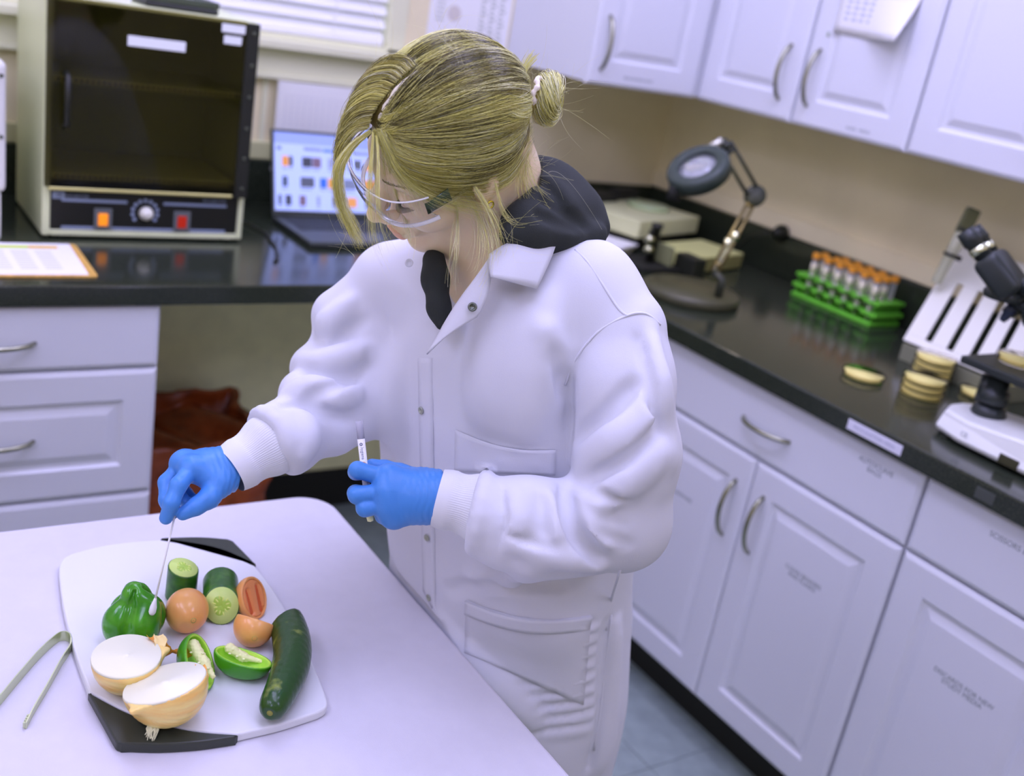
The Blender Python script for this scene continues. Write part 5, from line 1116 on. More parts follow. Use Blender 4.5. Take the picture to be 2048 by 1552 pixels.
# sleeves are built apart and laid against the trunk with a crisp crease
def ring3(c, ax_, r, n=16):
    B_ = basis(ax_, (0, 0, 1)); return [np.array(c) + (B_[:, 0] * math.cos(q) + B_[:, 1] * math.sin(q)) * r for q in [2 * math.pi * i / n for i in range(n + 1)]]
eL = P(1236, 1040, 1.270)
SL = Field((0.33, 0.66, 0.40), (1.16, 1.40, 1.32), 0.0044)
SL.chain([shL, P(1246, 765, 1.250), P(1256, 905, 1.250), eL], [0.055, 0.058, 0.061, 0.058], k=0.022)
SL.chain([eL, P(1160, 1052, 1.235), P(1060, 1040, 1.216), P(980, 1030, 1.208)], [0.058, 0.052, 0.047, 0.043], k=0.02)
SL.chain([P(1180, 1080, 1.24), P(1100, 1092, 1.226), P(1000, 1076, 1.213), P(966, 1072, 1.210)], [0.034, 0.030, 0.030, 0.022], k=0.02)
SL.half(P(950, 1022, 1.210), P(940, 1014, 1.210) - P(985, 1024, 1.210), 0.004); SL.chain(ring3(P(958, 1024, 1.210), P(985, 1024, 1.210) - P(940, 1014, 1.210), 0.0405), 0.0062, k=0.008)
CF.put(SL.F, (slice(None),) * 3, 0.004)
eR = P(690, 745, 1.405)
SL.F[...] = 9.0
SL.chain([shR, P(722, 640, 1.41), P(690, 745, 1.40)], [0.056, 0.052, 0.052], k=0.02)
SL.chain([eR, P(650, 805, 1.36), P(578, 872, 1.31), P(545, 890, 1.289)], [0.052, 0.047, 0.042, 0.039], k=0.02)
SL.chain([P(775, 690, 1.40), P(730, 800, 1.385), P(668, 858, 1.345)], [0.050, 0.046, 0.036], k=0.02)
for a, b, r in (((672, 628, 1.405), (720, 650, 1.39), 0.030), ((626, 738, 1.385), (700, 752, 1.365), 0.030), ((600, 786, 1.345), (660, 806, 1.33), 0.030), ((560, 846, 1.300), (600, 866, 1.298), 0.028), ((582, 905, 1.300), (570, 880, 1.296), 0.024)): SL.cone(P(*a), P(*b), r, r, k=0.010)
SL.half(P(546, 884, 1.291), P(535, 892, 1.284) - P(580, 860, 1.305), 0.004); SL.chain(ring3(P(552, 880, 1.292), P(580, 860, 1.305) - P(535, 892, 1.284), 0.0400), 0.0060, k=0.008)
CF.put(SL.F, (slice(None),) * 3, 0.007); del SL
BASE = CF.F.copy()
def on(px, py, t0=0.95, t1=1.75):
    p = CF.hit(px, py, t0, t1); return p
def fold(pts, r, k=0.012, depth=0.0, mode='u'):
    """ridge (u) or crease (s) along a line drawn on the cloth"""
    q = []
    for px, py in pts:
        p = on(px, py)
        if p is not None: q.append(p - CF.grad(p[None])[0] * (-depth))
    if len(q) < 2: return
    n = len(q); rr = [r * (0.35 + 0.65 * math.sin(math.pi * min(1, max(0.0, (i + 0.35) / (n - 0.3))))) for i in range(n)]
    q = [tuple(v) for v in q]; sm = arc(q, 4) if n > 2 else q; rs = np.interp(np.linspace(0, n - 1, len(sm)), range(n), rr)
    CF.chain(sm, list(rs), k=k, mode=mode)
cr = lambda pts, r=0.006, k=0.016: fold(pts, min(r, 0.009), k * 0.42, 0.0018, 's')
rg = lambda pts, r=0.010, k=0.020: fold(pts, r, k * 0.7, -0.003, 'u')
# left sleeve folds
cr([(1143, 760), (1139, 840), (1142, 925)], 0.0065, 0.012)
rg([(1165, 930), (1230, 880), (1290, 830), (1310, 760)], 0.014, 0.03); cr([(1150, 880), (1215, 830), (1270, 770)], 0.008, 0.03)
rg([(1180, 1010), (1250, 960), (1320, 900)], 0.013, 0.028); cr([(1185, 960), (1255, 915), (1320, 850)], 0.007, 0.026)
rg([(1150, 980), (1180, 1040), (1230, 1085)], 0.012, 0.022); cr([(1115, 985), (1130, 1050), (1165, 1105), (1205, 1135)], 0.008, 0.016)
cr([(1145, 1000), (1190, 1050), (1260, 1090)], 0.006, 0.018); rg([(1100, 990), (1110, 1060), (1140, 1110)], 0.010, 0.018)
cr([(1080, 985), (1085, 1040), (1095, 1090)], 0.006, 0.018); rg([(1030, 985), (1035, 1040), (1020, 1090)], 0.009, 0.018); cr([(1005, 985), (1010, 1040), (1000, 1095)], 0.006, 0.012)
rg([(1040, 1090), (1090, 1105), (1150, 1120), (1200, 1135)], 0.010, 0.02); cr([(1020, 1070), (1060, 1085), (1110, 1098)], 0.005, 0.016)
rg([(1300, 660), (1325, 760), (1335, 850), (1345, 930)], 0.008, 0.02); cr([(1275, 680), (1300, 780), (1312, 860)], 0.005, 0.02)
cr([(1128, 960), (1140, 1030), (1170, 1090), (1215, 1128)], 0.009, 0.012); cr([(1150, 990), (1195, 1030), (1250, 1050)], 0.006, 0.014); cr([(1135, 955), (1190, 985), (1260, 1000)], 0.005, 0.016)
# right sleeve folds
rg([(700, 600), (660, 640), (648, 655)], 0.012, 0.022); cr([(728, 640), (690, 670), (665, 700), (650, 705)], 0.008, 0.018)
rg([(735, 700), (690, 712), (640, 725), (600, 720)], 0.013, 0.02); cr([(735, 735), (700, 755), (650, 755), (610, 740)], 0.008, 0.018)
rg([(725, 790), (680, 790), (620, 775), (570, 785)], 0.012, 0.022); cr([(715, 760), (660, 775), (620, 800), (600, 860)], 0.006, 0.02)
cr([(705, 840), (650, 830), (600, 812), (560, 820)], 0.007, 0.02); rg([(600, 830), (612, 870), (608, 905)], 0.010, 0.02); cr([(580, 830), (590, 880), (592, 920)], 0.006, 0.014)
rg([(575, 835), (580, 880), (583, 930)], 0.009, 0.014)
# trunk folds
rg([(1000, 600), (985, 720), (975, 830)], 0.010, 0.06); rg([(1080, 610), (1065, 740), (1050, 850)], 0.008, 0.06)
cr([(1105, 690), (1120, 740), (1128, 790)], 0.006, 0.03); rg([(1090, 660), (1112, 720)], 0.008, 0.03)
cr([(740, 700), (735, 800), (745, 880)], 0.004, 0.02); rg([(800, 700), (790, 820), (800, 900)], 0.008, 0.04)
rg([(950, 1160), (1010, 1150), (1060, 1135)], 0.010, 0.04); cr([(900, 1180), (980, 1180), (1060, 1168), (1140, 1175)], 0.006, 0.04)
for i in range(9): y = 1258 + i * 24; cr([(1190, y - 14), (1150, y), (1100, y + 12), (1040 - 6 * i, y + 20)], 0.0035, 0.014); rg([(1200, y - 4), (1150, y + 11), (1090, y + 22)], 0.0040, 0.014)
cr([(1215, 1250), (1205, 1350), (1195, 1450), (1180, 1530)], 0.006, 0.03); rg([(1235, 1250), (1225, 1350), (1210, 1460), (1195, 1540)], 0.009, 0.03)
rg([(880, 1240), (930, 1310), (1000, 1380), (1060, 1440)], 0.010, 0.04)
# gentle overall softness
Xc, Yc, Zc = CF.ax[0][:, None, None], CF.ax[1][None, :, None], CF.ax[2][None, None, :]
CF.F += (0.0016 * np.sin(Xc * 31 + Zc * 22 + 1.7 * np.sin(Yc * 17)) + 0.0013 * np.sin(Yc * 37 - Zc * 27 + 1.3 * np.sin(Xc * 23))).astype(np.float32)
# open neck: V cut showing throat and hoodie
va = P(880, 655, 1.22)
CF.cone(nb + [0, 0, 0.03], nb + Fh * 0.02 + [0, 0, 0.10], 0.072, 0.09, k=0.012, mode='s')
CF.chain([P(884, 640, 1.215), P(878, 590, 1.215), P(885, 540, 1.22), P(930, 470, 1.22)], [0.008, 0.012, 0.022, 0.046], k=0.008, mode='s')
CF.chain([P(884, 640, 1.245), P(878, 590, 1.25), P(885, 540, 1.26), P(930, 470, 1.27)], [0.008, 0.012, 0.022, 0.046], k=0.008, mode='s')
for t_ in (1.205, 1.23, 1.255, 1.28):
    CF.chain([P(886, 655, t_), P(889, 615, t_), P(900, 560, t_), P(915, 500, t_)], [0.005, 0.014, 0.026, 0.040], k=0.004, mode='s')
    CF.chain([P(890, 650, t_), P(918, 600, t_), P(950, 545, t_), P(968, 505, t_)], [0.005, 0.010, 0.016, 0.020], k=0.004, mode='s')
CF.cone(P(1120, 385, 1.28), P(1100, 400, 1.36), 0.075, 0.075, k=0.01, mode='s')
# hem is open underneath
Tz = np.array(TZ); Zz = CF.ax[2]
G2 = Field((0.33, 0.66, 0.40), (1.16, 1.40, 1.32), 0.0044); trunk(G2, -0.022, 0.0, 0.54); CF.put(G2.F, (slice(None),) * 3, 0.0, 's'); del G2
CF.half((0, 0, 0.445), (0, 0, -1))
D_ = np.maximum(Xc - 0.6985, Zc - 0.744 + 0 * Yc); CF.put(np.broadcast_to(D_, CF.n).astype(np.float32), (slice(None),) * 3, 0.006, 's')
coat = link('lab_coat', CF.mesh('lab_coat', 1), coatm, pr, True)

# cloth pieces laid on the coat
def patch(name, quad, m, parent, nu=14, nv=14, lift=0.0025, th=0.0016, edge=None, edge_pts=None):
    """cloth panel bounded by four picture corners (tl, tr, br, bl), draped on the coat"""
    tl, tr, br, bl = [np.array(q, float) for q in quad]; V = []; Q = []
    for j in range(nv + 1):
        v = j / nv
        for i in range(nu + 1):
            u = i / nu; q = (tl * (1 - u) + tr * u) * (1 - v) + (bl * (1 - u) + br * u) * v
            if edge: q = q + edge(u, v)
            p = on(q[0], q[1])
            if p is None: p = V[-1] if V else P(q[0], q[1], 1.25)
            else: p = p + CF.grad(p[None], 0.02)[0] * lift
            V.append(p)
    for j in range(nv):
        for i in range(nu): a = j * (nu + 1) + i; Q.append((a, a + 1, a + nu + 2, a + nu + 1))
    V = np.array(V); V[:, 0] = np.where(V[:, 2] < 0.748, np.maximum(V[:, 0], 0.699), V[:, 0]); Vg = V.reshape(nv + 1, nu + 1, 3).copy()
    for _ in range(2): Vg[1:-1, 1:-1] = 0.5 * Vg[1:-1, 1:-1] + 0.125 * (Vg[:-2, 1:-1] + Vg[2:, 1:-1] + Vg[1:-1, :-2] + Vg[1:-1, 2:])
    o = link(name, meshdata(name, Vg.reshape(-1, 3), Q), m, parent, True); md = o.modifiers.new('thick', 'SOLIDIFY'); md.thickness = th; md.offset = 1; return o
dip = lambda a: (lambda u, v: np.array([0, a * math.sin(math.pi * u) * (1 - v)]))
patch('chest_pocket', [(914, 858), (1110, 898), (1112, 948), (912, 940)], coatm, coat, 16, 8, 0.004, 0.002, dip(14))
patch('lower_pocket', [(935, 1200), (1180, 1230), (1165, 1408), (929, 1304)], coatm, coat, 18, 14, 0.003, 0.002, dip(20))
patch('pocket_hem', [(935, 1200), (1180, 1230), (1174, 1256), (933, 1226)], coatm, coat, 18, 4, 0.0055, 0.0012, lambda u, v: np.array([0, 20 * math.sin(math.pi * u)]))
patch('placket', [(837, 716), (866, 716), (873, 1232), (847, 1180)], coatm, coat, 3, 40, 0.0016, 0.0009)
# seams raised along shoulder and armhole
def seam(pts, r=0.0016):
    q = [on(*p) for p in pts]; q = [tuple(p + CF.grad(p[None], 0.01)[0] * 0.0006) for p in q if p is not None]
    bm = BM(); tube(bm, arc(q, 5), r, 6); return obj('seam', bm, coatm, coat, True)
seam([(1150, 500), (1175, 525), (1205, 570), (1235, 615), (1253, 632)]); seam([(1130, 770), (1150, 720), (1195, 665), (1253, 632), (1290, 628), (1320, 650)])
seam([(1240, 1140), (1222, 1200), (1212, 1260)]); seam([(1222, 1230), (1212, 1320), (1200, 1420), (1188, 1500)])

# collar flaps and lapel: flat cloth standing a little off the chest
def flap(name, rows, parent, th=0.0022, sub=2):
    n = len(rows[0]); V = [p for r in rows for p in r]; Q = []
    for j in range(len(rows) - 1):
        for i in range(n - 1): a = j * n + i; Q.append((a, a + 1, a + n + 1, a + n))
    o = link(name, meshdata(name, np.array(V), Q), coatm, parent, True); sd = o.modifiers.new('soft', 'SUBSURF'); sd.levels = sd.render_levels = sub; sd.boundary_smooth = 'PRESERVE_CORNERS'
    md = o.modifiers.new('thick', 'SOLIDIFY'); md.thickness = th; md.offset = 1; return o
flap('collar', [[P(978, 508, 1.185), P(1012, 484, 1.186), P(1060, 472, 1.198), P(1117, 473, 1.222)],
                [P(976, 530, 1.176), P(1012, 518, 1.174), P(1060, 512, 1.184), P(1105, 515, 1.206)],
                [P(981, 553, 1.171), P(1012, 560, 1.170), P(1045, 570, 1.178), P(1075, 577, 1.190)]], coat)
lap = flap('lapel', [[P(978, 515, 1.186), P(985, 545, 1.184), P(978, 590, 1.183), P(955, 634, 1.184)],
               [P(950, 556, 1.184), P(950, 585, 1.179), P(943, 618, 1.178), P(925, 652, 1.181)],
               [P(915, 600, 1.186), P(912, 625, 1.182), P(903, 650, 1.181), P(885, 676, 1.184)],
               [P(884, 652, 1.196), P(876, 668, 1.192), P(866, 684, 1.192), P(852, 708, 1.194)]], coat)
# snap buttons
ringm2 = mat('snap_metal', (150, 150, 168), 0.3, 0.7)
def snap(p, n, rad=0.0048, m=ringm2):
    bm = BM(); n = Vector(n).normalized(); M = axis_frame(Vector(p) + n * 0.0005, n)
    lathe(bm, [(rad, 0), (rad, 0.0012), (rad * 0.75, 0.0018), (rad * 0.55, 0.0012), (rad * 0.5, 0.0004), (0, 0.0003)], 20, M); return obj('snap_button', bm, m, coat, True)
vd = -np.array(CM[2])
s = snap(P(945, 614, 1.1765), vd, 0.0052, mat('snap_dark', (96, 98, 110), 0.3, 0.8)); s['label'] = 'dark ringed snap on the open lapel'
snap(P(818, 526, 1.234), vd, 0.005, coatm)
for px, py in ((846, 820), (857, 1074), (861, 1194)):
    p = on(px, py); snap(p + CF.grad(p[None], 0.02)[0] * 0.0024, CF.grad(p[None], 0.02)[0])

# knit cuffs
def cuff(a, b, ra, rb, n=84, sq=1.0):
    a = np.array(a); b = np.array(b); ax_ = (b - a) / np.linalg.norm(b - a); B_ = basis(ax_, (0, 0, 1)); V = []; Q = []; L_ = 14; K = n * 4
    for j in range(L_ + 1):
        f = j / L_; c = a + (b - a) * f; r = ra + (rb - ra) * f + 0.0016 * math.sin(f * 9.5) * (1 if f > 0.3 else 0.4)
        for i in range(K):
            q = 2 * math.pi * i / K; rr = r + 0.00030 * math.cos(q * n) * (0.0 if f < 0.34 else 1.0) + (0.0012 if f < 0.30 else 0.0); V.append(c + B_[:, 0] * math.cos(q) * rr * sq + B_[:, 1] * math.sin(q) * rr)
    for j in range(L_):
        for i in range(K): Q.append((j * K + i, j * K + (i + 1) % K, (j + 1) * K + (i + 1) % K, (j + 1) * K + i))
    return link('cuff', meshdata('cuff', np.array(V), Q), ribm, coat, True)
WLc = P(880, 996, 1.213); WRc = P(466, 937, 1.262)
cuff(WLc + (P(960, 1015, 1.213) - WLc) * -0.06, P(968, 1018, 1.213), 0.0315, 0.0385)
cuff(WRc + (P(540, 890, 1.287) - WRc) * -0.08, P(546, 886, 1.289), 0.0275, 0.0385)
# --- gloved hands
def hand(name, W, fingers, thumb, label, palm_r=0.0150, wr=0.0255, hole=None, cuffdir=None):
    pts = [W] + [q for f in fingers for q in f] + list(thumb); F = Field(np.min(pts, 0) - 0.045, np.max(pts, 0) + 0.045, 0.0015)
    W = np.array(W)
    for i, f in enumerate(fingers):
        F.cone(W, f[0], wr * 0.70, palm_r, k=0.012)
    for a, b in zip(fingers, fingers[1:]): F.cone(a[0], b[0], palm_r * 0.92, palm_r * 0.92, k=0.008); F.cone((W + a[0]) / 2, (W + b[0]) / 2, palm_r * 1.12, palm_r * 1.12, k=0.010)
    F.cone(W, thumb[0], wr * 0.62, 0.0175, k=0.012); F.cone(thumb[0], fingers[0][0], 0.0125, 0.0085, k=0.010)
    if cuffdir is not None: F.cone(W, W + np.array(cuffdir) * 0.03, wr, wr * 1.02, k=0.012); F.half(W + np.array(cuffdir) * 0.008, cuffdir, 0.0015)
    for f, r in zip(fingers, ((0.0104, 0.0094, 0.0088, 0.0076), (0.0108, 0.0098, 0.0090, 0.0078), (0.0105, 0.0096, 0.0088, 0.0076), (0.0094, 0.0085, 0.0078, 0.0068))):
        G_ = Field(F.lo, F.lo + F.h * (F.n - 1), F.h); G_.chain(f, r, k=0.004); n0 = min(G_.F.shape[0], F.F.shape[0])
        G_.cone(f[0], f[0], 0.0125, 0.0125, k=0.005); F.F = F.F[:n0]; d = G_.F[:n0, :F.F.shape[1], :F.F.shape[2]]; h = np.clip(0.5 + 0.5 * (F.F - d) / 0.0016, 0, 1); F.F = F.F * (1 - h) + d * h - 0.0016 * h * (1 - h)
    F.n = np.array(F.F.shape); F.ax = [F.ax[i][:F.n[i]] for i in range(3)]
    F.chain(thumb, (0.0160, 0.0124, 0.0104, 0.0080), k=0.003)
    # stretch wrinkles across the back near the wrist
    Xg, Yg, Zg = F.ax[0][:, None, None], F.ax[1][None, :, None], F.ax[2][None, None, :]
    if cuffdir is not None:
        cdv = np.array(cuffdir); s = (Xg - W[0]) * cdv[0] + (Yg - W[1]) * cdv[1] + (Zg - W[2]) * cdv[2]
        F.F += (0.0004 * np.sin(s * 900 + 2 * np.sin(Zg * 160)) * np.clip((s + 0.045) / 0.04, 0, 1)).astype(np.float32)
    o = link(name, F.mesh(name, 1), glovem, pr, True); o['label'] = label; return o, F
R1 = [[P(384, 938, 1.232), P(357, 970, 1.206), P(343, 1006, 1.198), P(332, 1036, 1.203)],
      [P(368, 928, 1.252), P(334, 965, 1.238), P(334, 1000, 1.226), P(342, 1028, 1.222)],
      [P(370, 926, 1.276), P(342, 966, 1.272), P(358, 994, 1.262), P(374, 1006, 1.252)],
      [P(380, 934, 1.296), P(360, 970, 1.296), P(374, 990, 1.286), P(386, 998, 1.276)]]
hd_dir = (WRc - P(410, 938, 1.245)); hd_dir /= np.linalg.norm(hd_dir)
gR, FR = hand('glove', P(456, 937, 1.262), R1, [P(438, 966, 1.240), P(418, 996, 1.224), P(392, 1013, 1.216), P(366, 1027, 1.210)], 'right blue glove pinching the swab', cuffdir=hd_dir)
L1 = [[P(778, 957, 1.203), P(715, 940, 1.196), P(712, 944, 1.222), P(738, 948, 1.233)],
      [P(776, 984, 1.197), P(714, 990, 1.191), P(711, 986, 1.218), P(735, 984, 1.231)],
      [P(779, 1008, 1.198), P(730, 1016, 1.192), P(728, 1012, 1.217), P(748, 1008, 1.229)],
      [P(788, 1029, 1.203), P(766, 1032, 1.206), P(762, 1026, 1.224), P(772, 1020, 1.231)]]
ld_dir = (WLc - P(800, 992, 1.203)); ld_dir /= np.linalg.norm(ld_dir)
gL, FL = hand('glove', P(868, 994, 1.212), L1, [P(842, 966, 1.226), P(800, 948, 1.238), P(770, 938, 1.238), P(744, 931, 1.234)], 'left blue glove closed round the swab tube', cuffdir=ld_dir, wr=0.030, palm_r=0.0160)

# --- things held in the hands
tip = PEP.hit(307, 1222, 1.0, 1.6, 0.0005) if PEP.hit(307, 1222, 1.0, 1.6, 0.0005) is not None else P(307, 1222, 1.25)
tip = Vector(tip) - Vector(CM[2]) * 0.0042; top = Vector(P(352, 1022, 1.207))
sw = thing('swab', 'white cotton swab held in the right glove and touching the green pepper', 'swab', tip)
d = (top - tip).normalized()
bm = BM(); tube(bm, [tip + d * 0.012, top], 0.00125, 8); obj('shaft', bm, mat('white_swab_shaft', (226, 222, 244), 0.45), sw, True)
bm = BM(); tube(bm, [tip - d * 0.0042, tip - d * 0.003, tip, tip + d * 0.006, tip + d * 0.013, tip + d * 0.018], [0.0012, 0.0030, 0.0042, 0.0040, 0.0024, 0.0014], 14); obj('cotton_bud', bm, mat('white_cotton', (236, 232, 250), 0.9), sw, True)
ta = Vector(P(718, 842, 1.213)); tb_ = Vector(P(741, 1044, 1.2135)); dt = (tb_ - ta).normalized(); TL = (tb_ - ta).length
tt = thing('swab_tube', 'slim white swab tube with printed label held in the left glove', 'tube', tb_)
MT = axis_frame(ta, dt, CM[2]); rT = 0.0042
bm = BM(); lathe(bm, [(rT, 0.0), (rT, 0.0205), (rT - 0.0006, 0.0205), (rT - 0.0006, 0.0)], 20, MT, cap=False); bm2 = bm; obj('clear_end', bm, mat('frosted_tube', (0.86, 0.86, 0.93), 0.2, trans=0.6, raw=True, ior=1.2), tt, True)
bm = BM(); lathe(bm, [(0, 0.0206), (rT + 0.0001, 0.0206), (rT + 0.0001, TL - 0.019), (0, TL - 0.019)], 20, MT); lb = obj('label_sleeve', bm, mat('tube_white', (226, 220, 246), 0.45), tt, True)
bm = BM(); lathe(bm, [(0, TL - 0.0188), (rT - 0.0004, TL - 0.0188), (rT, TL - 0.006), (rT - 0.0008, TL - 0.001), (0, TL)], 20, MT); obj('bulb', bm, mat('cream_bulb', (214, 206, 190), 0.4), tt, True)
# lettering bent round the tube
def tube_text(s, size, m, along, ang0):
    cu = bpy.data.curves.new('t', 'FONT'); cu.body = s; cu.size = size; cu.align_x = 'LEFT'; cu.align_y = 'CENTER'; o = bpy.data.objects.new('t', cu); COL.objects.link(o); bpy.context.view_layer.update()
    me = bpy.data.meshes.new_from_object(o.evaluated_get(bpy.context.evaluated_depsgraph_get())); bpy.data.objects.remove(o); me.name = 'lettering'; me.materials.clear()
    to = -Vector(CM[2]); to -= dt * to.dot(dt); to.normalize(); sd = dt.cross(to)
    for v in me.vertices:
        a = v.co.y / rT + ang0; v.co = ta + dt * (along + v.co.x) + (to * math.cos(a) - sd * math.sin(a)) * (rT + 0.0003)
    return link('lettering', me, m, lb)
blue_i = mat('blue_ink', (40, 56, 120), 0.6); or_i = mat('orange_ink', (236, 120, 60), 0.6)
tube_text('hygiena', 0.0047, blue_i, 0.0298, 0.1); tube_text('Q-S', 0.0058, or_i, 0.0462, 0.1)
bm = BM()
for k in range(6):
    a = k * math.pi / 3; to = -Vector(CM[2]); to -= dt * to.dot(dt); to.normalize(); sd = dt.cross(to); c = ta + dt * (0.0265 + 0.0013 * math.cos(a)) + to * (rT + 0.0002) + sd * 0.0013 * math.sin(a)
    lathe(bm, [(0.0006, 0), (0.0006, 0.0002)], 8, axis_frame(c, to))
obj('logo', bm, blue_i, lb)

# --- hair
hair = None
def scalp(d, off=0.0):
    """point on the skull's hair surface in direction d (head frame)"""
    d = np.asarray(d, float); d = d / np.linalg.norm(d, axis=-1, keepdims=True); r = np.array([0.0885, 0.0720, 0.0775]) + np.asarray(off)[..., None]
    t = 1 / np.sqrt(((d / r) ** 2).sum(-1)); return d * t[..., None] + np.array([-0.002, 0, 0.039])
SC = np.array([-0.002, 0, 0.039])
# cap: thin dark under-layer over the scalp
F = Field(HC - 0.16, HC + 0.17, 0.0028)
F.ell(H(-0.002, 0, 0.039), (0.0888, 0.0724, 0.0779), HR); F.ell(H(-0.046, 0, 0.000), (0.042, 0.056, 0.046), HR, k=0.02)
F.ell(H(0.040, -0.034, 0.076), (0.042, 0.036, 0.034), HR, k=0.02)
cutn = HR @ np.array([0.80, 0.0, -0.60]); F.half(H(0.064, 0, 0.058), cutn, 0.004); F.half(H(-0.01, 0, -0.052), HR @ np.array([0.35, 0, -0.94]), 0.004)
for s in (-1, 1): F.ell(H(0.046, 0.078 * s, -0.015), (0.052, 0.035, 0.052), HR, k=0.004, mode='s')
hair = link('hair', F.mesh('hair', 1), mat('dark_blonde_under', (98, 84, 46), 0.6), pr, True)
tie_l = np.array([-0.094, 0.002, 0.002])
K = 18; paths = []; tones = []; rads = []
def clump(n, fr=1.0): return rng.normal(0, fr, (n, 3))
def sweep(root, target, n_k=K, off0=0.001, off1=0.006, sag=0.0, wob=0.0, side=0.0):
    a = (root - SC) / np.linalg.norm(root - SC); b = (target - SC) / np.linalg.norm(target - SC)
    om = math.acos(np.clip(a @ b, -1, 1)); t = np.linspace(0, 1, n_k)[:, None]
    d = (np.sin((1 - t) * om) * a + np.sin(t * om) * b) / max(math.sin(om), 1e-4)
    bl_ = np.sin(math.pi * t[:, 0] ** 0.75); d[:, 2] -= sag * bl_; d[:, 1] += side * bl_
    o = off0 + (off1 - off0) * np.sin(math.pi * np.clip(t[:, 0] * 0.9 + 0.05, 0, 1)) + wob * np.sin(t[:, 0] * 7 + rng.random() * 6)
    return scalp(d, o)
# swept-back lengths: locks (clumps) of many hairs from part and hairline to the tie
def lock(root, n, spread, sag, off, tone, tgt=None, w=0.3):
    for i in range(n):
        r = root + rng.normal(0, spread, 3); tg = (tie_l if tgt is None else tgt) + rng.normal(0, 0.006, 3)
        paths.append(sweep(r, tg, K, 0.0012 + 0.001 * rng.random(), off + rng.normal(0, 0.0013), sag + rng.normal(0, 0.012))); tones.append(np.clip(tone + rng.normal(0, 0.13), 0, 1)); rads.append(0.00034 + 0.00022 * rng.random())
def part_root(fx, side): return scalp(np.array([fx + 0.006, 0.0062 * side, math.sqrt(max(0.02, 1 - (fx / 0.100) ** 2)) * 0.078]))
for side in (1, -1):
    for i in range(250 if side > 0 else 150):
        f = rng.random(); bulge = 0.0; sg_ = 0.02
        if f < 0.62:      # from the part line and the crown
            u = rng.random(); fx = 0.078 - 0.125 * u; root = part_root(fx, side * (1 if fx > 0.0 else (rng.random() * 12)))
            bulge = side * (1.25 * rng.random() ** 0.8) * (1.0 - 0.45 * max(0, u - 0.5)); sg_ = 0.10 * rng.random()
        elif f < 0.84:    # front and temple hairline
            u = rng.random(); root = np.array([0.079 - 0.052 * u, (0.008 + 0.060 * u) * side, 0.088 - 0.074 * u]); bulge = side * 0.35 * rng.random(); sg_ = 0.10 * rng.random()
        else:             # sides and nape
            u = rng.random(); root = np.array([0.020 - 0.070 * u, 0.071 * side * (1 - 0.35 * u * u), 0.010 - 0.045 * u])
        tone = np.clip(rng.choice([0.08, 0.24, 0.42, 0.62, 0.84], p=[0.27, 0.09, 0.10, 0.22, 0.32]), 0, 1); off = 0.002 + 0.010 * rng.random(); nl = 38
        for q in range(nl):
            r = root + rng.normal(0, 0.0020, 3); tg = tie_l + rng.normal(0, 0.006, 3)
            paths.append(sweep(r, tg, K, 0.0012 + 0.001 * rng.random(), off + rng.normal(0, 0.0010), sg_ + rng.normal(0, 0.010), 0.0, bulge + rng.normal(0, 0.009))); tones.append(np.clip(tone + rng.normal(0, 0.07), 0, 1)); rads.append(0.00015 + 0.00012 * rng.random())
me = strands([p @ HR.T + HC for p in paths], np.array(rads), np.array(tones)); link('swept_hair', me, hairm, hair, True)['kind'] = 'stuff'
# pale parting
bm = BM(); tube(bm, [Vector(hw(part_root(fx, 0.0) * 0.992)) for fx in np.linspace(0.076, 0.004, 14)], [0.0030, 0.0044, 0.0036, 0.0050, 0.0042, 0.0036, 0.0046, 0.0050, 0.0038, 0.0040, 0.0030, 0.0030, 0.0020, 0.0010], 8); obj('parting', bm, mat('scalp_skin', (214, 198, 214), 0.5), hair, True)
# loose face-framing strands, drawn as guides around the face
pts_ = []; tn = []; rd = []; KK = 22
def g3(g, lift=0.006):
    out = []
    for q in g:
        if len(q) == 3: out.append(P(*q))
        else:
            h = HF.hit(q[0], q[1], 0.95, 1.4, 0.001); t = ((h - CAM) @ CM[2] - lift) if h is not None else 1.15; out.append(P(q[0], q[1], t))
    sm = np.array(arc([tuple(q) for q in out], 8)); d = np.r_[0, np.cumsum(np.linalg.norm(np.diff(sm, axis=0), axis=1))]; ts = np.linspace(0, d[-1], KK)
    return np.stack([np.interp(ts, d, sm[:, k]) for k in range(3)], 1)
F_ = np.linspace(0, 1, KK)[:, None]
def wave(a): return a * np.sin(F_ * (3 + 5 * rng.random()) + rng.random(3) * 6) * F_
def sheet_hair(gs, n, spd, tone, r, lift=0.006, tv=0.16, lmin=1.0):
    # hairs interpolated between neighbouring guide lines
    C = [g3(g, lift) for g in gs]
    for i in range(n // 8):
        u = rng.random() * (len(C) - 1); a = int(u); f = u - a; c0 = C[a] * (1 - f) + C[a + 1] * f; t0 = np.clip(tone + rng.normal(0, tv), 0.03, 1); o = rng.normal(0, 1, 3) * spd
        for k in range(8):
            L_ = 1 - (1 - lmin) * rng.random(); q = np.stack([np.interp(np.linspace(0, (KK - 1) * L_, KK), np.arange(KK), c0[:, m]) for m in range(3)], 1)
            pts_.append(q + o * F_ + rng.normal(0, 1, 3) * spd * (0.35 + 0.75 * F_) + wave(0.0010)); tn.append(np.clip(t0 + rng.normal(0, 0.07), 0, 1)); rd.append(r * (0.7 + 0.6 * rng.random()))
def wisp(g, n, spd, tone, r=0.00016, lift=0.008):
    c = g3(g, lift)
    for k in range(n):
        L_ = 1 - 0.3 * rng.random(); q = np.stack([np.interp(np.linspace(0, (KK - 1) * L_, KK), np.arange(KK), c[:, m]) for m in range(3)], 1)
        pts_.append(q + rng.normal(0, 1, 3) * spd * (0.3 + 1.3 * F_ ** 1.5) + wave(0.0022)); tn.append(np.clip(tone + rng.normal(0, 0.13), 0, 1)); rd.append(r * (0.6 + 0.8 * rng.random()))
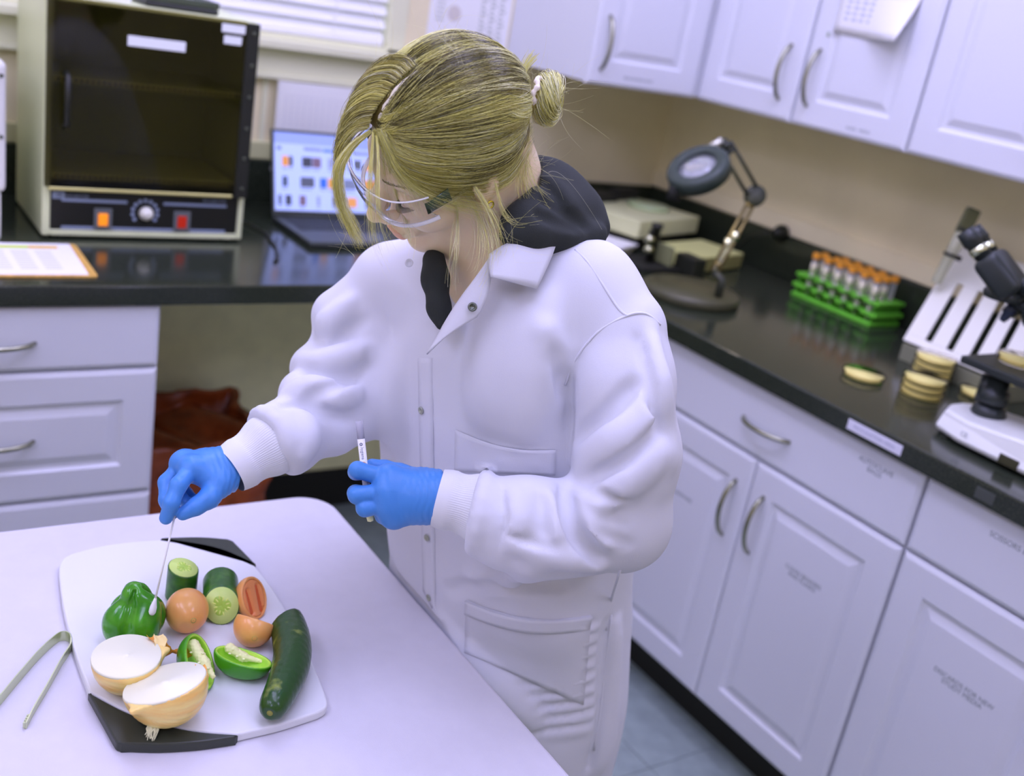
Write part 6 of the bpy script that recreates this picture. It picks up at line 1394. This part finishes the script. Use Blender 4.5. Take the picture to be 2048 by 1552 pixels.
# far side of the parting, falling over to the left of the picture
sheet_hair([[(736, 256, 1.116), (712, 262, 1.118), (690, 285, 1.126), (677, 315, 1.134), (676, 350, 1.142)],
            [(743, 229, 1.112), (715, 236, 1.116), (690, 262, 1.128), (679, 292, 1.138), (684, 320, 1.150)],
            [(759, 204, 1.108), (730, 205, 1.112), (700, 228, 1.124), (684, 262, 1.138), (690, 300, 1.156)],
            [(781, 177, 1.104), (756, 172, 1.110), (718, 190, 1.122), (694, 232, 1.140), (696, 280, 1.160)],
            [(805, 152, 1.100), (786, 140, 1.108), (744, 150, 1.120), (714, 186, 1.142), (708, 240, 1.166)],
            [(831, 131, 1.096), (815, 115, 1.106), (775, 115, 1.120), (742, 145, 1.145), (728, 200, 1.175)]], 2300, 0.0022, 0.42, 0.00018, tv=0.24)
# near temple: hair swept from the forehead over the temple and ear to the back
sheet_hair([[(748, 262, 1.108), (775, 295), (835, 318), (910, 320), (990, 290, 1.150), (1046, 225, 1.205)],
            [(752, 264, 1.107), (785, 312), (845, 340), (915, 345), (1000, 318, 1.160), (1048, 245, 1.207)],
            [(755, 264, 1.106), (795, 328), (855, 358), (925, 364), (1004, 340, 1.172), (1050, 270, 1.208)],
            [(757, 264, 1.106), (802, 345), (862, 378), (935, 386), (1010, 365, 1.185), (1052, 300, 1.210)]], 2000, 0.0028, 0.56, 0.00017, lift=0.010, tv=0.24)
sheet_hair([[(757, 264, 1.106), (800, 345), (855, 385), (905, 405), (955, 415)], [(760, 266, 1.106), (808, 352), (875, 392), (960, 412), (1020, 425, 1.19)]], 340, 0.0045, 0.75, 0.00013, lift=0.012, lmin=0.55)
sheet_hair([[(745, 262, 1.108), (736, 310), (738, 390), (744, 440)], [(752, 262, 1.107), (760, 320), (772, 400), (785, 450)], [(762, 264, 1.107), (790, 325), (820, 390), (840, 440)], [(772, 266, 1.107), (815, 325), (855, 370), (890, 420)]], 140, 0.0045, 0.72, 0.00012, lift=0.011, lmin=0.5)
# locks hanging before the face
sheet_hair([[(738, 262, 1.114), (700, 288, 1.112), (668, 335, 1.115), (672, 400, 1.125), (692, 450, 1.13), (712, 490, 1.135)], [(742, 264, 1.112), (705, 298, 1.112), (682, 345, 1.116), (688, 410, 1.125), (712, 460, 1.13), (728, 492, 1.135)]], 430, 0.0020, 0.66, 0.00016, lmin=0.78)
for g, n, sp_, tone in (([(747, 262, 1.108), (744, 300, 1.098), (739, 370, 1.094), (740, 430, 1.098), (748, 490, 1.105), (770, 535, 1.11)], 34, 0.0016, 0.62),
                        ([(752, 262, 1.108), (757, 320, 1.096), (756, 400, 1.090), (763, 455, 1.098), (790, 530, 1.11)], 15, 0.0016, 0.7),
                        ([(756, 258, 1.107), (774, 320), (794, 390), (812, 440), (823, 485, 1.11), (816, 535, 1.115)], 26, 0.0016, 0.75),
                        ([(760, 260, 1.107), (768, 340), (772, 420), (780, 480, 1.10)], 10, 0.0018, 0.6), ([(766, 264, 1.107), (785, 330), (815, 400), (830, 440)], 14, 0.0030, 0.7),
                        ([(905, 372), (913, 430), (910, 490, 1.145), (902, 545, 1.155), (900, 590, 1.155)], 24, 0.0024, 0.85), ([(925, 370), (955, 425), (972, 480, 1.16), (966, 530, 1.17), (940, 565, 1.17)], 46, 0.0050, 0.8),
                        ([(950, 375), (982, 430, 1.16), (998, 490, 1.175), (985, 525, 1.18)], 34, 0.0040, 0.76), ([(990, 365), (1006, 420, 1.175), (1030, 447, 1.185), (1078, 440, 1.19)], 20, 0.0030, 0.8),
                        ([(1048, 280, 1.21), (1050, 340, 1.215), (1062, 385, 1.22), (1095, 410, 1.22)], 50, 0.0055, 0.6), ([(1045, 300, 1.21), (1035, 360, 1.205), (1040, 400, 1.21)], 30, 0.006, 0.6)):
    wisp(g, n, sp_, tone)
# fly-aways
for i in range(150):
    a = rng.random(); c = P(*[(1085, 190, 1.22), (1055, 330, 1.21), (900, 75, 1.08), (1010, 470, 1.18), (700, 470, 1.13), (760, 120, 1.09)][rng.choice(6, p=[0.32, 0.28, 0.12, 0.13, 0.07, 0.08])]) + rng.normal(0, 0.010, 3)
    dr_ = np.array(CM[0]) * rng.normal(0.15, 0.7) + np.array(CM[1]) * rng.normal(0.15, 0.7) + rng.normal(0, 0.2, 3); dr_ /= np.linalg.norm(dr_); ln = 0.02 + 0.04 * rng.random(); bd = np.cross(dr_, rng.normal(0, 1, 3)); f = np.linspace(0, 1, KK)[:, None]
    pts_.append(c + dr_ * ln * f + bd * ln * (0.7 * f ** 2 - 0.1 * f)); tn.append(0.7 + 0.3 * rng.random()); rd.append(0.00010)
me = strands(pts_, np.array(rd), np.array(tn)); lh = link('loose_hair', me, hairm, hair, True); lh['kind'] = 'stuff'; lh['label'] = 'loose blonde strands hanging round the face'
# bun
pts_ = []; tn = []; bc = np.array(P(1095, 197, 1.222)); bx = np.array(CM[0]) * 0.85 + np.array(CM[1]) * -0.1 + vd * 0.1; B_ = basis(bx, CM[1])
for i in range(620):
    ph = rng.random() * 6.283; tw = rng.random() * 6.283; R0 = 0.0085 + 0.0060 * rng.random(); r0 = 0.0065 + 0.0050 * rng.random(); n_t = 0.9 + 0.9 * rng.random(); f = np.linspace(0, 1, KK)
    A1_ = ph + f * 6.283 * n_t * 0.75; A2_ = tw + f * 6.283 * 1.1
    jb = rng.normal(0, 0.0022, 3); pts_.append(bc + jb + wave(0.003) + ((R0 + r0 * np.cos(A2_)) * np.cos(A1_))[:, None] * B_[:, 0] * 1.25 + ((R0 + r0 * np.cos(A2_)) * np.sin(A1_))[:, None] * B_[:, 1] + (r0 * 1.15 * np.sin(A2_))[:, None] * B_[:, 2]); tn.append(np.clip(0.80 + rng.normal(0, 0.18), 0, 1))
for i in range(150):          # tail of the knot pointing up and the gather into the tie
    f = np.linspace(0, 1, KK)[:, None]
    if i < 50: a, m1, b = P(1048, 170, 1.215), P(1040, 140, 1.215), P(1066, 112, 1.215)
    else: a, m1, b = P(1035, 190 + 60 * rng.random(), 1.205), P(1058, 205, 1.215), P(1088, 190 + 30 * rng.random(), 1.22)
    j = rng.normal(0, 0.0026, 3); pts_.append((1 - f) ** 2 * a + 2 * f * (1 - f) * (m1 + j) + f * f * (b + j * 1.6)); tn.append(np.clip(0.72 + rng.normal(0, 0.16), 0, 1))
me = strands(pts_, 0.00036, np.array(tn)); b_o = link('bun', me, hairm, hair, True); b_o['kind'] = 'stuff'
F = Field(bc - 0.04, bc + 0.04, 0.002); F.ell(bc, (0.016, 0.0145, 0.012), B_); F.cone(P(1040, 205, 1.207), bc, 0.012, 0.013, k=0.01)
link('bun_core', F.mesh('bun_core', 1), mat('dark_blonde_bun', (150, 132, 80), 0.6), hair, True)
tc = np.array(P(1070, 188, 1.214)); B2 = basis(np.array(CM[0]) * 0.92 + np.array(CM[1]) * -0.25, CM[1]); bm = BM()
tube(bm, [Vector(tc + (B2[:, 0] * math.cos(q) * 0.0175 + B2[:, 1] * math.sin(q) * 0.0165) + B2[:, 2] * 0.0016 * math.sin(6 * q)) for q in [2 * math.pi * i / 48 for i in range(48)]], [0.0032 + 0.0008 * math.sin(i * 1.9) for i in range(48)], 9, closed=True)
obj('hair_tie', bm, mat('pink_hair_tie', (232, 196, 222), 0.6), hair, True)
# earring
ec = H(0.007, 0.0770, -0.029); bm = BM(); tube(bm, [Vector(ec + HR @ np.array([math.cos(q) * 0.0035, 0.0012, math.sin(q) * 0.0048 - 0.003])) for q in [2 * math.pi * i / 20 for i in range(20)]], 0.0011, 8, closed=True)
obj('earring', bm, mat('gold', (224, 190, 70), 0.2, 0.9), pr, True)

# --- safety glasses: wrap lens, clear rims, temples
lens_m = mat('clear_lens', (0.96, 0.97, 1.0), 0.01, trans=1.0, raw=True, ior=1.05, spec=0.8, coat=0.25); rim_m = mat('clear_white_frame', (228, 222, 252), 0.12, trans=0.0, spec=0.8)
sg = bpy.data.objects.new('safety_glasses', None); COL.objects.link(sg); sg.parent = pr; sg.location = Vector(H(0.10, 0, 0)) - pr.location; sg['label'] = 'clear wrap-around safety glasses'
V = []; Q = []; nu, nv_ = 40, 10
def lensp(u, v):
    a = u * 1.18; f = 0.122 - 0.030 * (u * u) - 0.020 * u ** 4; l = 0.070 * math.sin(a) / math.sin(1.18); hgt = 0.024 * (1 - 0.25 * u * u); dz = 0.004 - 0.005 * (1 - abs(u)) ** 4 * (v < 0)
    notch = 0.012 * math.exp(-(u / 0.16) ** 2) * max(0, -v)
    return H(f - 0.008 * max(0, -v) ** 2 - 0.004 * max(0, v) ** 2, l, dz + v * hgt + notch)
for j in range(nv_ + 1):
    for i in range(nu + 1): V.append(lensp(i / nu * 2 - 1, j / nv_ * 2 - 1))
for j in range(nv_):
    for i in range(nu): a = j * (nu + 1) + i; Q.append((a, a + 1, a + nu + 2, a + nu + 1))
o = link('lens', meshdata('lens', np.array(V), Q), lens_m, sg, True); md = o.modifiers.new('thick', 'SOLIDIFY'); md.thickness = 0.0018
for v in (-1, 1):
    bm = BM(); tube(bm, [Vector(lensp(u, v)) for u in np.linspace(-1, 1, 41)], 0.0010 if v > 0 else 0.0026, 8); obj('rim', bm, rim_m, sg, True)
for s in (-1, 1):
    bm = BM(); tube(bm, [Vector(lensp(s, 0)), Vector(H(0.045, 0.077 * s, 0.006)), Vector(H(0.022, 0.0755 * s, 0.010)), Vector(H(0.006, 0.0735 * s, 0.008))], [0.0036, 0.0022, 0.0018, 0.0015], 8); obj('temple', bm, lens_m, sg, True)
    bm = BM(); e0 = [lensp(s * u, v) for u in (0.97, 1.0) for v in (-0.30, 0.60)]; 
    V2 = np.array([e0[0], e0[2], H(0.045, 0.0715 * s, 0.000), e0[1], e0[3], H(0.045, 0.0715 * s, 0.019)]); Q2 = [(0, 1, 4, 3), (1, 2, 5, 4)]
    o = link('side_shield', meshdata('side_shield', V2, np.array(Q2)), mat('smoky_shield', (60, 74, 66), 0.15), sg, True); md = o.modifiers.new('thick', 'SOLIDIFY'); md.thickness = 0.0012; o['label'] = 'dark green tinted side shield'
